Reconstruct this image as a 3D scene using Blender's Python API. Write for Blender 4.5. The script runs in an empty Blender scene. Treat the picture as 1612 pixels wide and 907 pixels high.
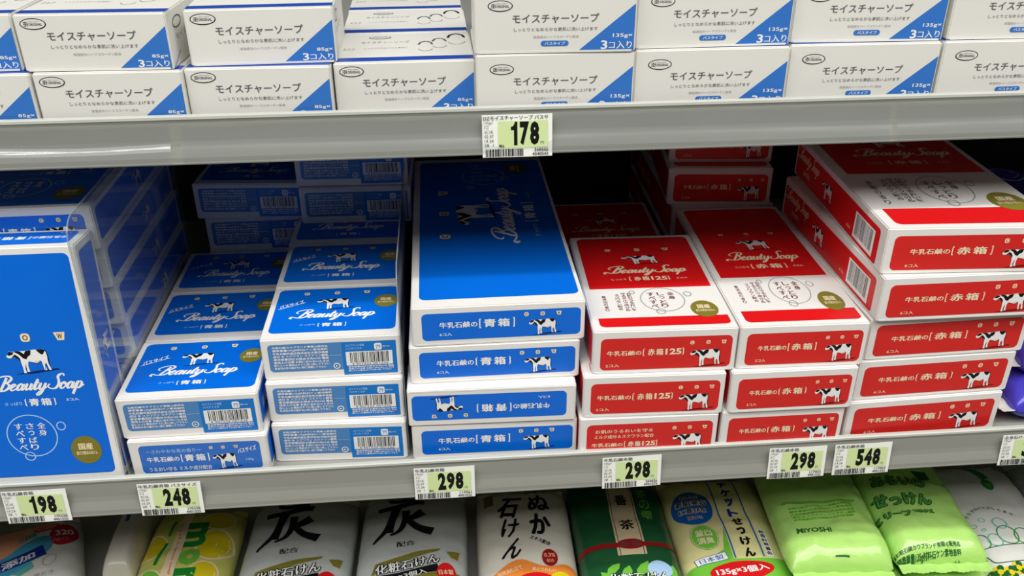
import bpy, bmesh, math, random
from mathutils import Vector, Matrix, noise

random.seed(7)
SC = bpy.context.scene
COL = SC.collection

# ------------------------------------------------------------------ camera, light, exposure
F_PX, PITCH, YAW, ROLL = 1413.06, math.radians(28.452), math.radians(4.5337), math.radians(-0.2932)
cam_data = bpy.data.cameras.new('camera')
cam_data.sensor_width = 36.0
cam_data.lens = 36.0 * F_PX / 1612.0
cam_data.clip_start = 0.02
cam = bpy.data.objects.new('camera', cam_data)
COL.objects.link(cam)
_fw = Vector((math.sin(YAW) * math.cos(PITCH), math.cos(YAW) * math.cos(PITCH), -math.sin(PITCH)))
_rt = Vector((math.cos(YAW), -math.sin(YAW), 0))
_up = _rt.cross(_fw)
_r2 = math.cos(ROLL) * _rt + math.sin(ROLL) * _up
_u2 = -math.sin(ROLL) * _rt + math.cos(ROLL) * _up
cam.matrix_world = Matrix(((_r2.x, _u2.x, -_fw.x, 0.0), (_r2.y, _u2.y, -_fw.y, -0.54772),
                           (_r2.z, _u2.z, -_fw.z, 0.44325), (0, 0, 0, 1)))
SC.camera = cam

world = bpy.data.worlds.new('shop_ambient')
SC.world = world
world.use_nodes = True
world.node_tree.nodes['Background'].inputs[0].default_value = (0.93, 0.97, 1.0, 1)
world.node_tree.nodes['Background'].inputs[1].default_value = 0.02


def ceiling_strip(x, y, z, length, width, watts):
    """one row of the shop's ceiling fluorescents, shining straight down"""
    d = bpy.data.lights.new('ceiling_tube_light', 'AREA')
    d.shape = 'RECTANGLE'
    d.size, d.size_y = length, width
    d.energy = watts
    d.color = (1.0, 0.985, 0.95)
    o = bpy.data.objects.new('ceiling_tube_light', d)
    o.location = (x, y, z)
    COL.objects.link(o)


ceiling_strip(0.0, -0.60, 1.75, 5.0, 0.09, 26)
ceiling_strip(0.0, -1.10, 1.75, 5.0, 1.20, 84)

SC.view_settings.view_transform = 'Standard'
SC.view_settings.look = 'None'
SC.view_settings.exposure = 0.0
SC.view_settings.gamma = 1.0
SC.view_settings.use_curve_mapping = False


# ------------------------------------------------------------------ materials
def lin(c):
    c /= 255.0
    return c / 12.92 if c <= 0.04045 else ((c + 0.055) / 1.055) ** 2.4


MATS = {}


def mat(name, rgb, rough=0.4, spec=0.5, metal=0.0, coat=0.0, noise_amt=0.0, noise_scale=60.0, bump=0.0):
    if name in MATS:
        return MATS[name]
    m = bpy.data.materials.new(name)
    m.use_nodes = True
    nt = m.node_tree
    b = nt.nodes['Principled BSDF']
    col = (lin(rgb[0]), lin(rgb[1]), lin(rgb[2]), 1)
    b.inputs['Base Color'].default_value = col
    b.inputs['Roughness'].default_value = rough
    b.inputs['Specular IOR Level'].default_value = spec
    b.inputs['Metallic'].default_value = metal
    b.inputs['Coat Weight'].default_value = coat
    b.inputs['Coat Roughness'].default_value = 0.12
    if noise_amt > 0 or bump > 0:
        tc = nt.nodes.new('ShaderNodeTexCoord')
        nz = nt.nodes.new('ShaderNodeTexNoise')
        nz.inputs['Scale'].default_value = noise_scale
        nz.inputs['Detail'].default_value = 4
        nt.links.new(tc.outputs['Object'], nz.inputs['Vector'])
        if noise_amt > 0:
            mx = nt.nodes.new('ShaderNodeMix')
            mx.data_type = 'RGBA'
            mx.inputs[6].default_value = tuple(c * (1 - noise_amt) for c in col[:3]) + (1,)
            mx.inputs[7].default_value = tuple(min(1, c * (1 + noise_amt)) for c in col[:3]) + (1,)
            nt.links.new(nz.outputs['Fac'], mx.inputs[0])
            nt.links.new(mx.outputs[2], b.inputs['Base Color'])
        if bump > 0:
            bp = nt.nodes.new('ShaderNodeBump')
            bp.inputs['Strength'].default_value = bump
            bp.inputs['Distance'].default_value = 0.004
            nt.links.new(nz.outputs['Fac'], bp.inputs['Height'])
            nt.links.new(bp.outputs['Normal'], b.inputs['Normal'])
    MATS[name] = m
    return m


def clear_mat(name, gloss_tint=0.9, tint=(0.93, 0.95, 0.96), rough=0.08, haze=0.0):
    """thin clear plastic: see-through with a Fresnel sheen and a little milkiness"""
    m = bpy.data.materials.new(name)
    m.use_nodes = True
    nt = m.node_tree
    nt.nodes.clear()
    out = nt.nodes.new('ShaderNodeOutputMaterial')
    tr = nt.nodes.new('ShaderNodeBsdfTransparent')
    tr.inputs[0].default_value = tint + (1,)
    gl = nt.nodes.new('ShaderNodeBsdfGlossy')
    gl.inputs['Color'].default_value = (gloss_tint,) * 3 + (1,)
    gl.inputs['Roughness'].default_value = rough
    df = nt.nodes.new('ShaderNodeBsdfDiffuse')
    df.inputs['Color'].default_value = (0.75, 0.78, 0.78, 1)
    lw = nt.nodes.new('ShaderNodeLayerWeight')   # Schlick sheen of a thin sheet, the same from both sides
    lw.inputs['Blend'].default_value = 0.5
    pw = nt.nodes.new('ShaderNodeMath')
    pw.operation = 'POWER'
    pw.inputs[1].default_value = 5.0
    fr = nt.nodes.new('ShaderNodeMath')
    fr.operation = 'MULTIPLY_ADD'
    fr.inputs[1].default_value = 0.9
    fr.inputs[2].default_value = 0.035
    nt.links.new(lw.outputs['Facing'], pw.inputs[0])
    nt.links.new(pw.outputs[0], fr.inputs[0])
    m1 = nt.nodes.new('ShaderNodeMixShader')
    m1.inputs[0].default_value = haze
    m2 = nt.nodes.new('ShaderNodeMixShader')
    nt.links.new(tr.outputs[0], m1.inputs[1])
    nt.links.new(df.outputs[0], m1.inputs[2])
    nt.links.new(fr.outputs[0], m2.inputs[0])
    nt.links.new(m1.outputs[0], m2.inputs[1])
    nt.links.new(gl.outputs[0], m2.inputs[2])
    nt.links.new(m2.outputs[0], out.inputs['Surface'])
    return m


CARD = mat('white_card', (236, 234, 230), 0.42, 0.4, noise_amt=0.012, noise_scale=25)
CARD_GREY = mat('milky_card', (232, 231, 224), 0.45, 0.4, noise_amt=0.012, noise_scale=25)
BLUE = mat('blue_print', (0, 108, 222), 0.36, 0.45)
BLUE_MID = mat('bright_blue_print', (10, 120, 206), 0.38, 0.45)
BLUE_DULL = mat('dull_blue_print', (78, 136, 196), 0.4, 0.45)
BLUE_LINE = mat('cornflower_print', (52, 116, 210), 0.4, 0.45)
NAVY = mat('navy_print', (36, 76, 176), 0.36, 0.5)
RED = mat('red_print', (222, 22, 26), 0.36, 0.45)
REDF = mat('brick_red_print', (218, 38, 34), 0.38, 0.45)
WHITE = mat('white_print', (244, 244, 242), 0.45, 0.3)
PALE = mat('pale_blue_print', (176, 212, 244), 0.45, 0.3)
CREAM = mat('cream_print', (246, 226, 190), 0.45, 0.3)
BLACK = mat('black_print', (16, 16, 18), 0.5, 0.3)
SHADOW_INK = mat('dark_navy_ink', (12, 36, 92), 0.5, 0.3)
SHADOW_RED = mat('dark_maroon_ink', (110, 14, 18), 0.5, 0.3)
OLIVE = mat('olive_print', (128, 122, 42), 0.45, 0.4)
OLIVE_D = mat('dark_olive_print', (104, 94, 40), 0.45, 0.4)
PINKUDDER = mat('pale_peach_print', (240, 214, 190), 0.45, 0.3)
GREYTXT = mat('grey_print', (98, 98, 104), 0.5, 0.3)
LGREYTXT = mat('light_grey_print', (160, 160, 160), 0.5, 0.3)
TRIBLUE = mat('triangle_blue_print', (56, 120, 205), 0.38, 0.45)
MAROON = mat('maroon_text_print', (120, 52, 56), 0.5, 0.3)
PAPER = mat('tag_paper', (246, 248, 240), 0.6, 0.25)
LIME = mat('tag_lime_print', (214, 232, 168), 0.6, 0.25)
RAIL = mat('grey_rail_plastic', (146, 146, 138), 0.30, 0.5, noise_amt=0.03, noise_scale=14)
RIM = mat('pale_rail_rim', (192, 194, 186), 0.34, 0.5)
METAL = mat('painted_shelf_metal', (150, 150, 144), 0.4, 0.5, noise_amt=0.02)
BACK = mat('dark_back_panel', (34, 32, 30), 0.7, 0.3, noise_amt=0.1, noise_scale=8)
FLOORM = mat('shop_floor_vinyl', (170, 165, 155), 0.4, 0.5, noise_amt=0.05, noise_scale=3)
CLEAR = clear_mat('clear_divider_plastic', haze=0.055)
CLEAR_EDGE = clear_mat('clear_divider_edge', tint=(0.75, 0.8, 0.82), haze=0.22)
COVER_DULL = clear_mat('scuffed_rail_cover', haze=0.07, rough=0.28)
COVER = clear_mat('clear_rail_cover', haze=0.04, rough=0.05)


# ------------------------------------------------------------------ object helpers
def tag(o, label, cat, group=None, kind=None):
    o['label'] = label
    o['category'] = cat
    if group:
        o['group'] = group
    if kind:
        o['kind'] = kind
    return o


def link_mesh(name, me, parent=None, mats=()):
    o = bpy.data.objects.new(name, me)
    COL.objects.link(o)
    for m in mats:
        me.materials.append(m)
    if parent:
        o.parent = parent
    return o


def box_bm(x0, x1, y0, y1, z0, z1, bevel=0.0, seg=1, bm=None):
    own = bm is None
    if own:
        bm = bmesh.new()
    vs = [bm.verts.new((x, y, z)) for x in (x0, x1) for y in (y0, y1) for z in (z0, z1)]
    fs = [(0, 1, 3, 2), (4, 6, 7, 5), (0, 4, 5, 1), (2, 3, 7, 6), (0, 2, 6, 4), (1, 5, 7, 3)]
    faces = [bm.faces.new([vs[i] for i in f]) for f in fs]
    if bevel > 0:
        es = list({e for f in faces for e in f.edges})
        bmesh.ops.bevel(bm, geom=es, offset=bevel, segments=seg, affect='EDGES', clamp_overlap=True)
    return bm


def bm_obj(name, bm, mats, parent=None, smooth=False):
    bmesh.ops.recalc_face_normals(bm, faces=bm.faces)
    me = bpy.data.meshes.new(name)
    bm.to_mesh(me)
    bm.free()
    if smooth:
        for p in me.polygons:
            p.use_smooth = True
    return link_mesh(name, me, parent, mats)


_TXT = {}


def glyphs(s, bold=0.0):
    """flat triangles of a line of type, from Blender's built-in font, scaled to the unit box"""
    k = (s, bold)
    if k in _TXT:
        return _TXT[k]
    c = bpy.data.curves.new('type', 'FONT')
    c.body = s
    c.size = 1
    c.resolution_u = 2
    cjk = any(ord(ch) > 0x2E80 for ch in s)
    c.offset = 0.0 if cjk else bold
    o = bpy.data.objects.new('type', c)
    COL.objects.link(o)
    bpy.context.view_layer.update()
    me = bpy.data.meshes.new_from_object(o.evaluated_get(bpy.context.evaluated_depsgraph_get()))
    vs = [(v.co.x, v.co.y) for v in me.vertices]
    fs = [tuple(p.vertices) for p in me.polygons]
    bpy.data.objects.remove(o)
    bpy.data.curves.remove(c)
    bpy.data.meshes.remove(me)
    if vs and cjk and bold > 0:  # heavier weight: the same strokes struck again a little to each side
        n0, v0, f0 = len(vs), list(vs), list(fs)
        ring = [(bold, 0), (-bold, 0), (0, bold * .7), (0, -bold * .7)]
        if bold > 0.045:
            ring += [(bold * .7, bold * .6), (-bold * .7, bold * .6), (bold * .7, -bold * .6), (-bold * .7, -bold * .6)]
        elif bold <= 0.022:
            ring = [(bold, 0), (-bold, 0)]
        for a, b in ring:
            base = len(vs)
            vs += [(x + a, y + b) for x, y in v0]
            fs += [tuple(base + k for k in f) for f in f0]
    if vs:
        x0, x1 = min(v[0] for v in vs), max(v[0] for v in vs)
        y0, y1 = min(v[1] for v in vs), max(v[1] for v in vs)
        dx, dy = max(x1 - x0, 1e-6), max(y1 - y0, 1e-6)
        vs = [((x - x0) / dx, (y - y0) / dy) for x, y in vs]
    _TXT[k] = (vs, fs, len(v0) if cjk and bold > 0 and vs else len(vs))
    return _TXT[k]


def spline(pts, n=6):
    out = []
    P = [pts[0]] + list(pts) + [pts[-1]]
    for i in range(1, len(P) - 2):
        p0, p1, p2, p3 = P[i - 1], P[i], P[i + 1], P[i + 2]
        for k in range(n):
            t = k / n
            out.append(tuple(0.5 * ((2 * p1[a]) + (-p0[a] + p2[a]) * t + (2 * p0[a] - 5 * p1[a] + 4 * p2[a] - p3[a]) * t * t
                                    + (-p0[a] + 3 * p1[a] - 3 * p2[a] + p3[a]) * t ** 3) for a in (0, 1)))
    out.append(tuple(pts[-1]))
    return out


class Ink:
    """flat printing: 2-D shapes collected, then laid on one face of a package as ONE mesh"""

    def __init__(self):
        self.v, self.f, self.m, self.mats = [], [], [], []

    def _mi(self, m):
        if m not in self.mats:
            self.mats.append(m)
        return self.mats.index(m)

    def raw(self, vs, fs, m, lv=0):
        b = len(self.v)
        self.v += [(x, y, lv) for x, y in vs]
        i = self._mi(m)
        for f in fs:
            self.f.append(tuple(b + k for k in f))
            self.m.append(i)
        return self

    def poly(self, pts, m, lv=0):
        return self.raw(pts, [tuple(range(len(pts)))], m, lv)

    def rect(self, x0, x1, y0, y1, m, lv=0):
        return self.poly([(x0, y0), (x1, y0), (x1, y1), (x0, y1)], m, lv)

    def rrect(self, x0, x1, y0, y1, r, m, lv=0, corners=(1, 1, 1, 1), n=5):
        pts = []
        for k, (cx, cy, a0) in enumerate(((x0 + r, y0 + r, 180), (x1 - r, y0 + r, 270), (x1 - r, y1 - r, 0), (x0 + r, y1 - r, 90))):
            if corners[k]:
                for i in range(n + 1):
                    a = math.radians(a0 + 90 * i / n)
                    pts.append((cx + r * math.cos(a), cy + r * math.sin(a)))
            else:
                pts.append(((x0, y0), (x1, y0), (x1, y1), (x0, y1))[k])
        return self.poly(pts, m, lv)

    def ellipse(self, cx, cy, rx, ry, m, lv=0, n=28, rot=0.0):
        c, s = math.cos(rot), math.sin(rot)
        pts = []
        for i in range(n):
            a = 2 * math.pi * i / n
            x, y = rx * math.cos(a), ry * math.sin(a)
            pts.append((cx + x * c - y * s, cy + x * s + y * c))
        return self.poly(pts, m, lv)

    def stroke(self, pts, w, m, lv=0, closed=False):
        """w: a number or one width per point"""
        n = len(pts)
        ws = w if hasattr(w, '__len__') else [w] * n
        L, R = [], []
        for i in range(n):
            a = pts[(i - 1) % n if closed else max(i - 1, 0)]
            b = pts[(i + 1) % n if closed else min(i + 1, n - 1)]
            dx, dy = b[0] - a[0], b[1] - a[1]
            d = math.hypot(dx, dy) or 1e-9
            h = ws[i] / 2
            L.append((pts[i][0] - dy / d * h, pts[i][1] + dx / d * h))
            R.append((pts[i][0] + dy / d * h, pts[i][1] - dx / d * h))
        fs = []
        for i in range(n if closed else n - 1):
            j = (i + 1) % n
            fs.append((i, n + i, n + j, j))
        b = len(self.v)
        self.nst = (getattr(self, 'nst', 0) + 1) % 5
        self.raw(L + R, fs, m, lv)
        for i in range(2 * n):
            self.v[b + i] = (*self.v[b + i][:2], lv + 0.10 * self.nst + 0.5 * (i % n) / n)
        return self

    def ring(self, cx, cy, rx, ry, w, m, lv=0, n=32):
        pts = [(cx + rx * math.cos(2 * math.pi * i / n), cy + ry * math.sin(2 * math.pi * i / n)) for i in range(n)]
        return self.stroke(pts, w, m, lv, True)

    def text(self, s, x0, x1, y0, y1, m, lv=0, bold=0.0, shear=0.0, rot=0.0):
        """fit a line of type into the rectangle; rot turns it about the rectangle's centre"""
        vs, fs, n0 = glyphs(s, bold)
        cx, cy = (x0 + x1) / 2, (y0 + y1) / 2
        c, sn = math.cos(rot), math.sin(rot)
        o = []
        for u, v in vs:
            x = (u - 0.5) * (x1 - x0) + shear * (v - 0.5) * (y1 - y0)
            y = (v - 0.5) * (y1 - y0)
            o.append((cx + x * c - y * sn, cy + x * sn + y * c))
        b = len(self.v)
        self.raw(o, fs, m, lv)
        for i in range(len(o)):
            self.v[b + i] = (*o[i], lv + 0.12 * (i // max(n0, 1)))
        return self

    def vtext(self, s, xc, w, ytop, ybot, m, lv=0, bold=0.0, slant=0.0):
        n = len(s)
        st = (ytop - ybot) / n
        for i, ch in enumerate(s):
            yc = ytop - st * (i + 0.5)
            k = 0.42 if ch not in 'っょゃ' else 0.32
            h = st * k
            if ch == 'ー':
                self.rect(xc - w * 0.07, xc + w * 0.07, yc - h, yc + h, m, lv)
                continue
            xo = slant * (i - n / 2) * st
            self.text(ch, xc - w * k * 1.1 + xo, xc + w * k * 1.1 + xo, yc - h, yc + h, m, lv, bold)
        return self

    def micro(self, x0, x1, y0, y1, rows, m, lv=0, bold=0.03, lines=None):
        """rows of fine print"""
        lines = lines or FINE
        st = (y1 - y0) / rows
        for i in range(rows):
            yb = y1 - st * (i + 1)
            self.text(lines[i % len(lines)], x0, x1 - (x1 - x0) * (0.0 if i < rows - 1 else 0.06), yb + st * 0.1, yb + st * 0.92, m, lv, bold)
        return self

    def barcode(self, x0, x1, y0, y1, m, lv=0, n=30, seed=3):
        r = random.Random(seed)
        ws = [r.choice((1, 1, 1.6, 2.4)) for _ in range(2 * n)]
        k = (x1 - x0) / sum(ws)
        x = x0
        for i, w in enumerate(ws):
            if i % 2 == 0:
                self.rect(x, x + w * k, y0, y1, m, lv)
            x += w * k
        return self

    def xf(self, fn):
        self.v = [(*fn(x, y), l) for x, y, l in self.v]
        return self

    def build(self, name, parent, frame, lift=0.0001, warp=None, label=None):
        me = bpy.data.meshes.new(name)
        if warp:
            bm = bmesh.new()
            ll = bm.verts.layers.float.new('lv')
            vv = [bm.verts.new((x, y, 0)) for x, y, l in self.v]
            for q, (x, y, l) in zip(vv, self.v):
                q[ll] = l
            for f, i in zip(self.f, self.m):
                try:
                    bf = bm.faces.new([vv[k] for k in f])
                    bf.material_index = i
                except ValueError:
                    pass
            bmesh.ops.triangulate(bm, faces=[f for f in bm.faces if len(f.verts) > 3])
            for _ in range(6):
                es = [e for e in bm.edges if e.calc_length() > 0.0042]
                if not es:
                    break
                bmesh.ops.subdivide_edges(bm, edges=es, cuts=1)
                bmesh.ops.triangulate(bm, faces=[f for f in bm.faces if len(f.verts) > 3])
            for q in bm.verts:
                q.co = warp(q.co.x, q.co.y, lift + 0.00008 * q[ll])
            for f in bm.faces:
                f.normal_update()
                if f.normal.z < 0:
                    f.normal_flip()
                f.smooth = True
            bm.to_mesh(me)
            bm.free()
        else:
            O, U, V, N = frame
            vs = [O + U * x + V * y + N * (lift + 0.00007 * l) for x, y, l in self.v]
            me.from_pydata(vs, [], self.f)
            me.polygons.foreach_set('material_index', self.m)
            bm = bmesh.new()
            bm.from_mesh(me)
            for f in bm.faces:
                f.normal_update()
                if f.normal.dot(N) < 0:
                    f.normal_flip()
            bm.to_mesh(me)
            bm.free()
        o = link_mesh(name, me, parent, self.mats)
        if label:
            o['label'] = label
        return o


FINE = ['化粧石鹸カウブランド青箱ｑ販売名', '標準重量135g材料石ケン素地香料', '牛乳石鹸共進社株式会社大阪市城東', '成分 水 スクワラン ステアリン酸乳',
        '東京都墨田区お問合せ先0120 電話', '使用上の注意 お肌に合わないときは', '目に入った場合はすぐに洗い流して下さい', '乳幼児の手の届かない所に保管して下さい']

X, Y, Z = Vector((1, 0, 0)), Vector((0, 1, 0)), Vector((0, 0, 1))


def face(which, w, d, h):
    """lower-left corner, right, up and outward directions of a carton face as one reads it"""
    return {'front': (Vector((-w / 2, 0, 0)), X, Z, -Y),
            'top': (Vector((-w / 2, 0, h)), X, Y, Z),
            'left': (Vector((-w / 2, d, 0)), -Y, Z, -X),
            'right': (Vector((w / 2, 0, 0)), Y, Z, X),
            'back': (Vector((w / 2, d, 0)), -X, Z, Y)}[which]


# ------------------------------------------------------------------ printed motifs
COW_BODY = [(.00, .43), (.02, .50), (.07, .54), (.09, .61), (.13, .56), (.18, .59), (.2, .57), (.3, .59), (.42, .585), (.55, .60), (.7, .615), (.85, .62),
            (.91, .60), (.95, .52), (.955, .42), (.94, .30), (.955, .16), (.985, .0), (.93, .0), (.915, .12), (.89, .23), (.865, .13), (.88, .0),
            (.82, .0), (.81, .12), (.80, .25), (.76, .30), (.73, .24), (.66, .21), (.60, .25), (.50, .28), (.47, .24), (.455, .12), (.47, -.03),
            (.41, -.03), (.405, .1), (.395, .16), (.375, .08), (.385, -.06), (.325, -.06), (.325, .1), (.31, .26), (.27, .34), (.22, .40),
            (.15, .42), (.10, .40), (.05, .39)]
COW_PATCH = [[(.20, .57), (.30, .50), (.38, .38), (.45, .34), (.50, .42), (.57, .47), (.60, .60), (.55, .60), (.47, .585), (.42, .50), (.34, .585), (.28, .59)],
             [(.72, .615), (.76, .54), (.82, .47), (.87, .47), (.915, .56), (.91, .60), (.85, .62)],
             [(.02, .50), (.06, .47), (.12, .48), (.17, .51), (.19, .58), (.13, .56), (.09, .60), (.07, .54)],
             [(.13, .42), (.19, .42), (.26, .36), (.31, .27), (.31, .36), (.27, .44), (.2, .50)]]


def cow(ink, x0, x1, yf, yt, shadow, lv=0):
    """dairy cow facing left; yf = feet line, yt = back line"""
    sx, sy = (x1 - x0), (yt - yf) / 0.62
    T = lambda p: (x0 + p[0] * sx, yf + p[1] * sy)
    ink.poly([T(p) for p in [(.12, -.09), (.3, -.05), (.6, -.01), (1.12, .04), (1.2, .01), (.9, -.04), (.5, -.09)]], shadow, lv)
    ink.poly([T(p) for p in COW_BODY], WHITE, lv + 1)
    for q in COW_PATCH:
        ink.poly([T(p) for p in q], BLACK, lv + 2)
    ink.stroke([T(p) for p in [(.91, .60), (.955, .52), (.965, .34), (.955, .2), (.975, .12)]], 0.018 * sx, BLACK, lv + 2)
    ink.stroke([T(p) for p in [(.59, .25), (.66, .205), (.735, .24)]], 0.012 * sx, BLACK, lv + 2)
    ink.poly([T(p) for p in [(.62, .25), (.66, .215), (.72, .24), (.72, .28), (.66, .3)]], PINKUDDER, lv + 2)
    for xa in (.405, .865):
        ink.stroke([T(p) for p in [(xa, .2), (xa - .005, .1), (xa - .02, .02)]], 0.012 * sx, BLACK, lv + 2)
    return ink


def badges(ink, xs, yc, s, rot=0.0, lv=0, letter=OLIVE_D):
    """C, O, W on small cream badges"""
    for ch, (x, y) in zip('COW', xs if isinstance(xs[0], tuple) else [(a, yc) for a in xs]):
        sub = Ink()
        if ch == 'W':
            sub.poly([(-.62, .5), (.62, .5), (.42, -.5), (-.30, -.5)], CREAM, 0)
        else:
            sub.rrect(-.5, .5, -.52, .52, .36, CREAM, 0)
        sub.text(ch, -.30, .30, -.34, .34, letter, 1, 0.03)
        c, sn = math.cos(rot), math.sin(rot)
        sub.xf(lambda u, v: (x + s * (u * c - v * sn), y + s * (u * sn + v * c)))
        for f, mi in zip(sub.f, sub.m):
            ink.raw([sub.v[k][:2] for k in f], [tuple(range(len(f)))], sub.mats[mi], lv + sub.v[f[0]][2])
    return ink


SCRIPT = {  # strokes of each letter, upright, x-height 1
    'B': (1.75, [[(.95, 2.05), (.8, 1.2), (.55, .1)],
                 [(-.1, 1.25), (-.55, 1.5), (-.35, 2.0), (.5, 2.3), (1.3, 2.25), (1.65, 1.85), (1.3, 1.35), (.75, 1.2), (1.3, 1.12), (1.6, .65), (1.25, .12), (.6, -.02), (-.1, .12), (-.6, .3), (-.75, .0), (-.4, -.2)]]),
    'e': (.92, [[(-.1, .3), (.35, .5), (.68, .82), (.5, 1.0), (.2, .8), (.1, .4), (.3, .02), (.6, .08), (.95, .35)]]),
    'a': (1.1, [[(.78, .85), (.5, 1.0), (.15, .7), (.12, .2), (.35, .0), (.65, .35), (.82, .95), (.72, .3), (.85, .0), (1.12, .32)]]),
    'u': (1.12, [[(-.05, .45), (.18, .98), (.14, .3), (.32, .0), (.62, .3), (.82, .98), (.74, .3), (.88, .0), (1.15, .32)]]),
    't': (.75, [[(-.02, .4), (.38, 1.65), (.24, .4), (.36, .0), (.78, .32)], [(.05, 1.05), (.7, 1.12)]]),
    'y': (1.1, [[(-.05, .45), (.18, .98), (.14, .3), (.32, .0), (.65, .3), (.84, .98), (.72, .0), (.4, -.75), (.0, -.85), (.1, -.5), (.6, -.1), (1.15, .4)]]),
    'S': (1.35, [[(1.55, 1.95), (1.4, 2.3), (.95, 2.25), (.75, 1.85), (1.0, 1.3), (1.1, .6), (.75, .05), (.1, .1), (-.3, .5), (-.1, .8)]]),
    'o': (.95, [[(.5, 1.0), (.15, .75), (.12, .2), (.4, .0), (.75, .35), (.72, .85), (.5, 1.0), (.62, .72), (1.0, .75)]]),
    'p': (1.0, [[(-.05, .4), (.28, 1.05), (.2, .2), (.05, -.95)], [(.22, .55), (.55, 1.0), (.88, .75), (.8, .2), (.5, .0), (.22, .15)], [(.8, .2), (1.25, .45)]]),
    ' ': (.45, []),
}


def brand_script(ink, x0, x1, yb, xh, m, lv=0, weight=1.0, slant=0.42):
    """the flowing hand-lettered words"""
    x, strokes = 0.0, []
    for ch in 'Beauty Soap':
        adv, ss = SCRIPT[ch]
        for s in ss:
            strokes.append([(x + a, b) for a, b in spline(s, 6)])
        x += adv
    pts = [(a + slant * b, b) for s in strokes for a, b in s]
    mn, mx = min(p[0] for p in pts), max(p[0] for p in pts)
    k = (x1 - x0) / (mx - mn)
    for s in strokes:
        q = [(x0 + (a + slant * b - mn) * k, yb + b * xh) for a, b in s]
        ws = []
        for i in range(len(s)):
            a, b = s[max(i - 1, 0)], s[min(i + 1, len(s) - 1)]
            d = math.hypot(b[0] - a[0], b[1] - a[1]) or 1
            down = max(0.0, -(b[1] - a[1]) / d)
            ws.append((0.20 + 0.17 * down) * min(k, xh) * weight)
        ink.stroke(q, ws, m, lv)
    return ink


def bracket(ink, name, x0, x1, y0, y1, m, lv=0, bold=0.03):
    """the box name spaced out between square brackets"""
    h, W = y1 - y0, x1 - x0
    t, a = h * 0.11, min(h * 0.20, W * .05)
    for x, s in ((x0, 1), (x1, -1)):
        for q in ((x, x + s * t, y0, y1), (x, x + s * a, y0, y0 + t), (x, x + s * a, y1 - t, y1)):
            ink.rect(min(q[0], q[1]), max(q[0], q[1]), q[2], q[3], m, lv)
    g0, g1 = x0 + W * .11, x1 - W * .10
    num = name[2:]
    cw = (g1 - g0) / (2 + 0.62 * len(num))
    for i, ch in enumerate(name[:2]):
        ink.text(ch, g0 + cw * (i + .04), g0 + cw * (i + .90), y0 + h * .08, y1 - h * .06, m, lv + .5, bold)
    if num:
        ink.text(num, g0 + cw * 2.14, g1 + W * .045, y0 + h * .12, y1 - h * .10, m, lv + .5, bold)
    return ink


def title(ink, pre, name, x0, xk, x1, y0, y1, m, lv=0, bold=0.025):
    """milk-soap name line: small words then the bracketed box name"""
    h = y1 - y0
    ink.text(pre, x0, xk - h * 0.15, y0 + h * 0.16, y1 - h * 0.22, m, lv, bold)
    bracket(ink, name, xk, x1, y0, y1, m, lv, bold * 1.4)
    return ink


def seal(parent, fr, cx, cy, rx, ry, lift=0.0003, rot=0.0, s='国産'):
    k = Ink()
    k.ellipse(0, 0, rx, ry, OLIVE)
    k.text(s, -rx * .48, rx * .48, ry * .02, ry * .5, CREAM, 1, 0.03)
    k.text('釜だき製法の石けん', -rx * .7, rx * .7, -ry * .34, -ry * .08, CREAM, 1, 0.03)
    c, sn = math.cos(rot), math.sin(rot)
    k.xf(lambda u, v: (cx + u * c - v * sn, cy + u * sn + v * c))
    return k.build('origin_seal', parent, fr, lift, label='oval olive origin seal')


def bubble(ink, cx, cy, r, ry, m, tm, words, lv=0):
    ink.ring(cx, cy, r, ry, r * 0.045, m, lv)
    ink.ring(cx - r * .28, cy - ry * 1.0, r * .2, ry * .2, r * 0.045, m, lv + 1)
    ink.ring(cx + r * 1.25, cy + ry * .4, r * .17, ry * .19, r * 0.045, m, lv)
    ink.ring(cx - r * 1.3, cy + ry * .68, r * .12, ry * .13, r * 0.045, m, lv)
    for i, wd in enumerate(words):
        ink.vtext(wd, cx + r * (.46 - .46 * i), r * .36, cy + ry * .64, cy + ry * .64 - ry * .34 * len(wd), tm, lv + 1, 0.015)
    return ink


# ------------------------------------------------------------------ cartons
def carton(name, w, d, h, card=CARD):
    """a folded board box: bevelled walls, with the seams of its end flaps cut as fine steps"""
    bm = box_bm(-w / 2, w / 2, 0, d, 0, h, 0.0009, 2)
    o = bm_obj(name, bm, [card])
    fl = box_bm(-w / 2 + 0.0022, w / 2 - 0.0022, -0.00012, 0.0002, 0.0004, 0.0017)
    bm_obj('tuck_flap', fl, [card], o)
    return o


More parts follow.
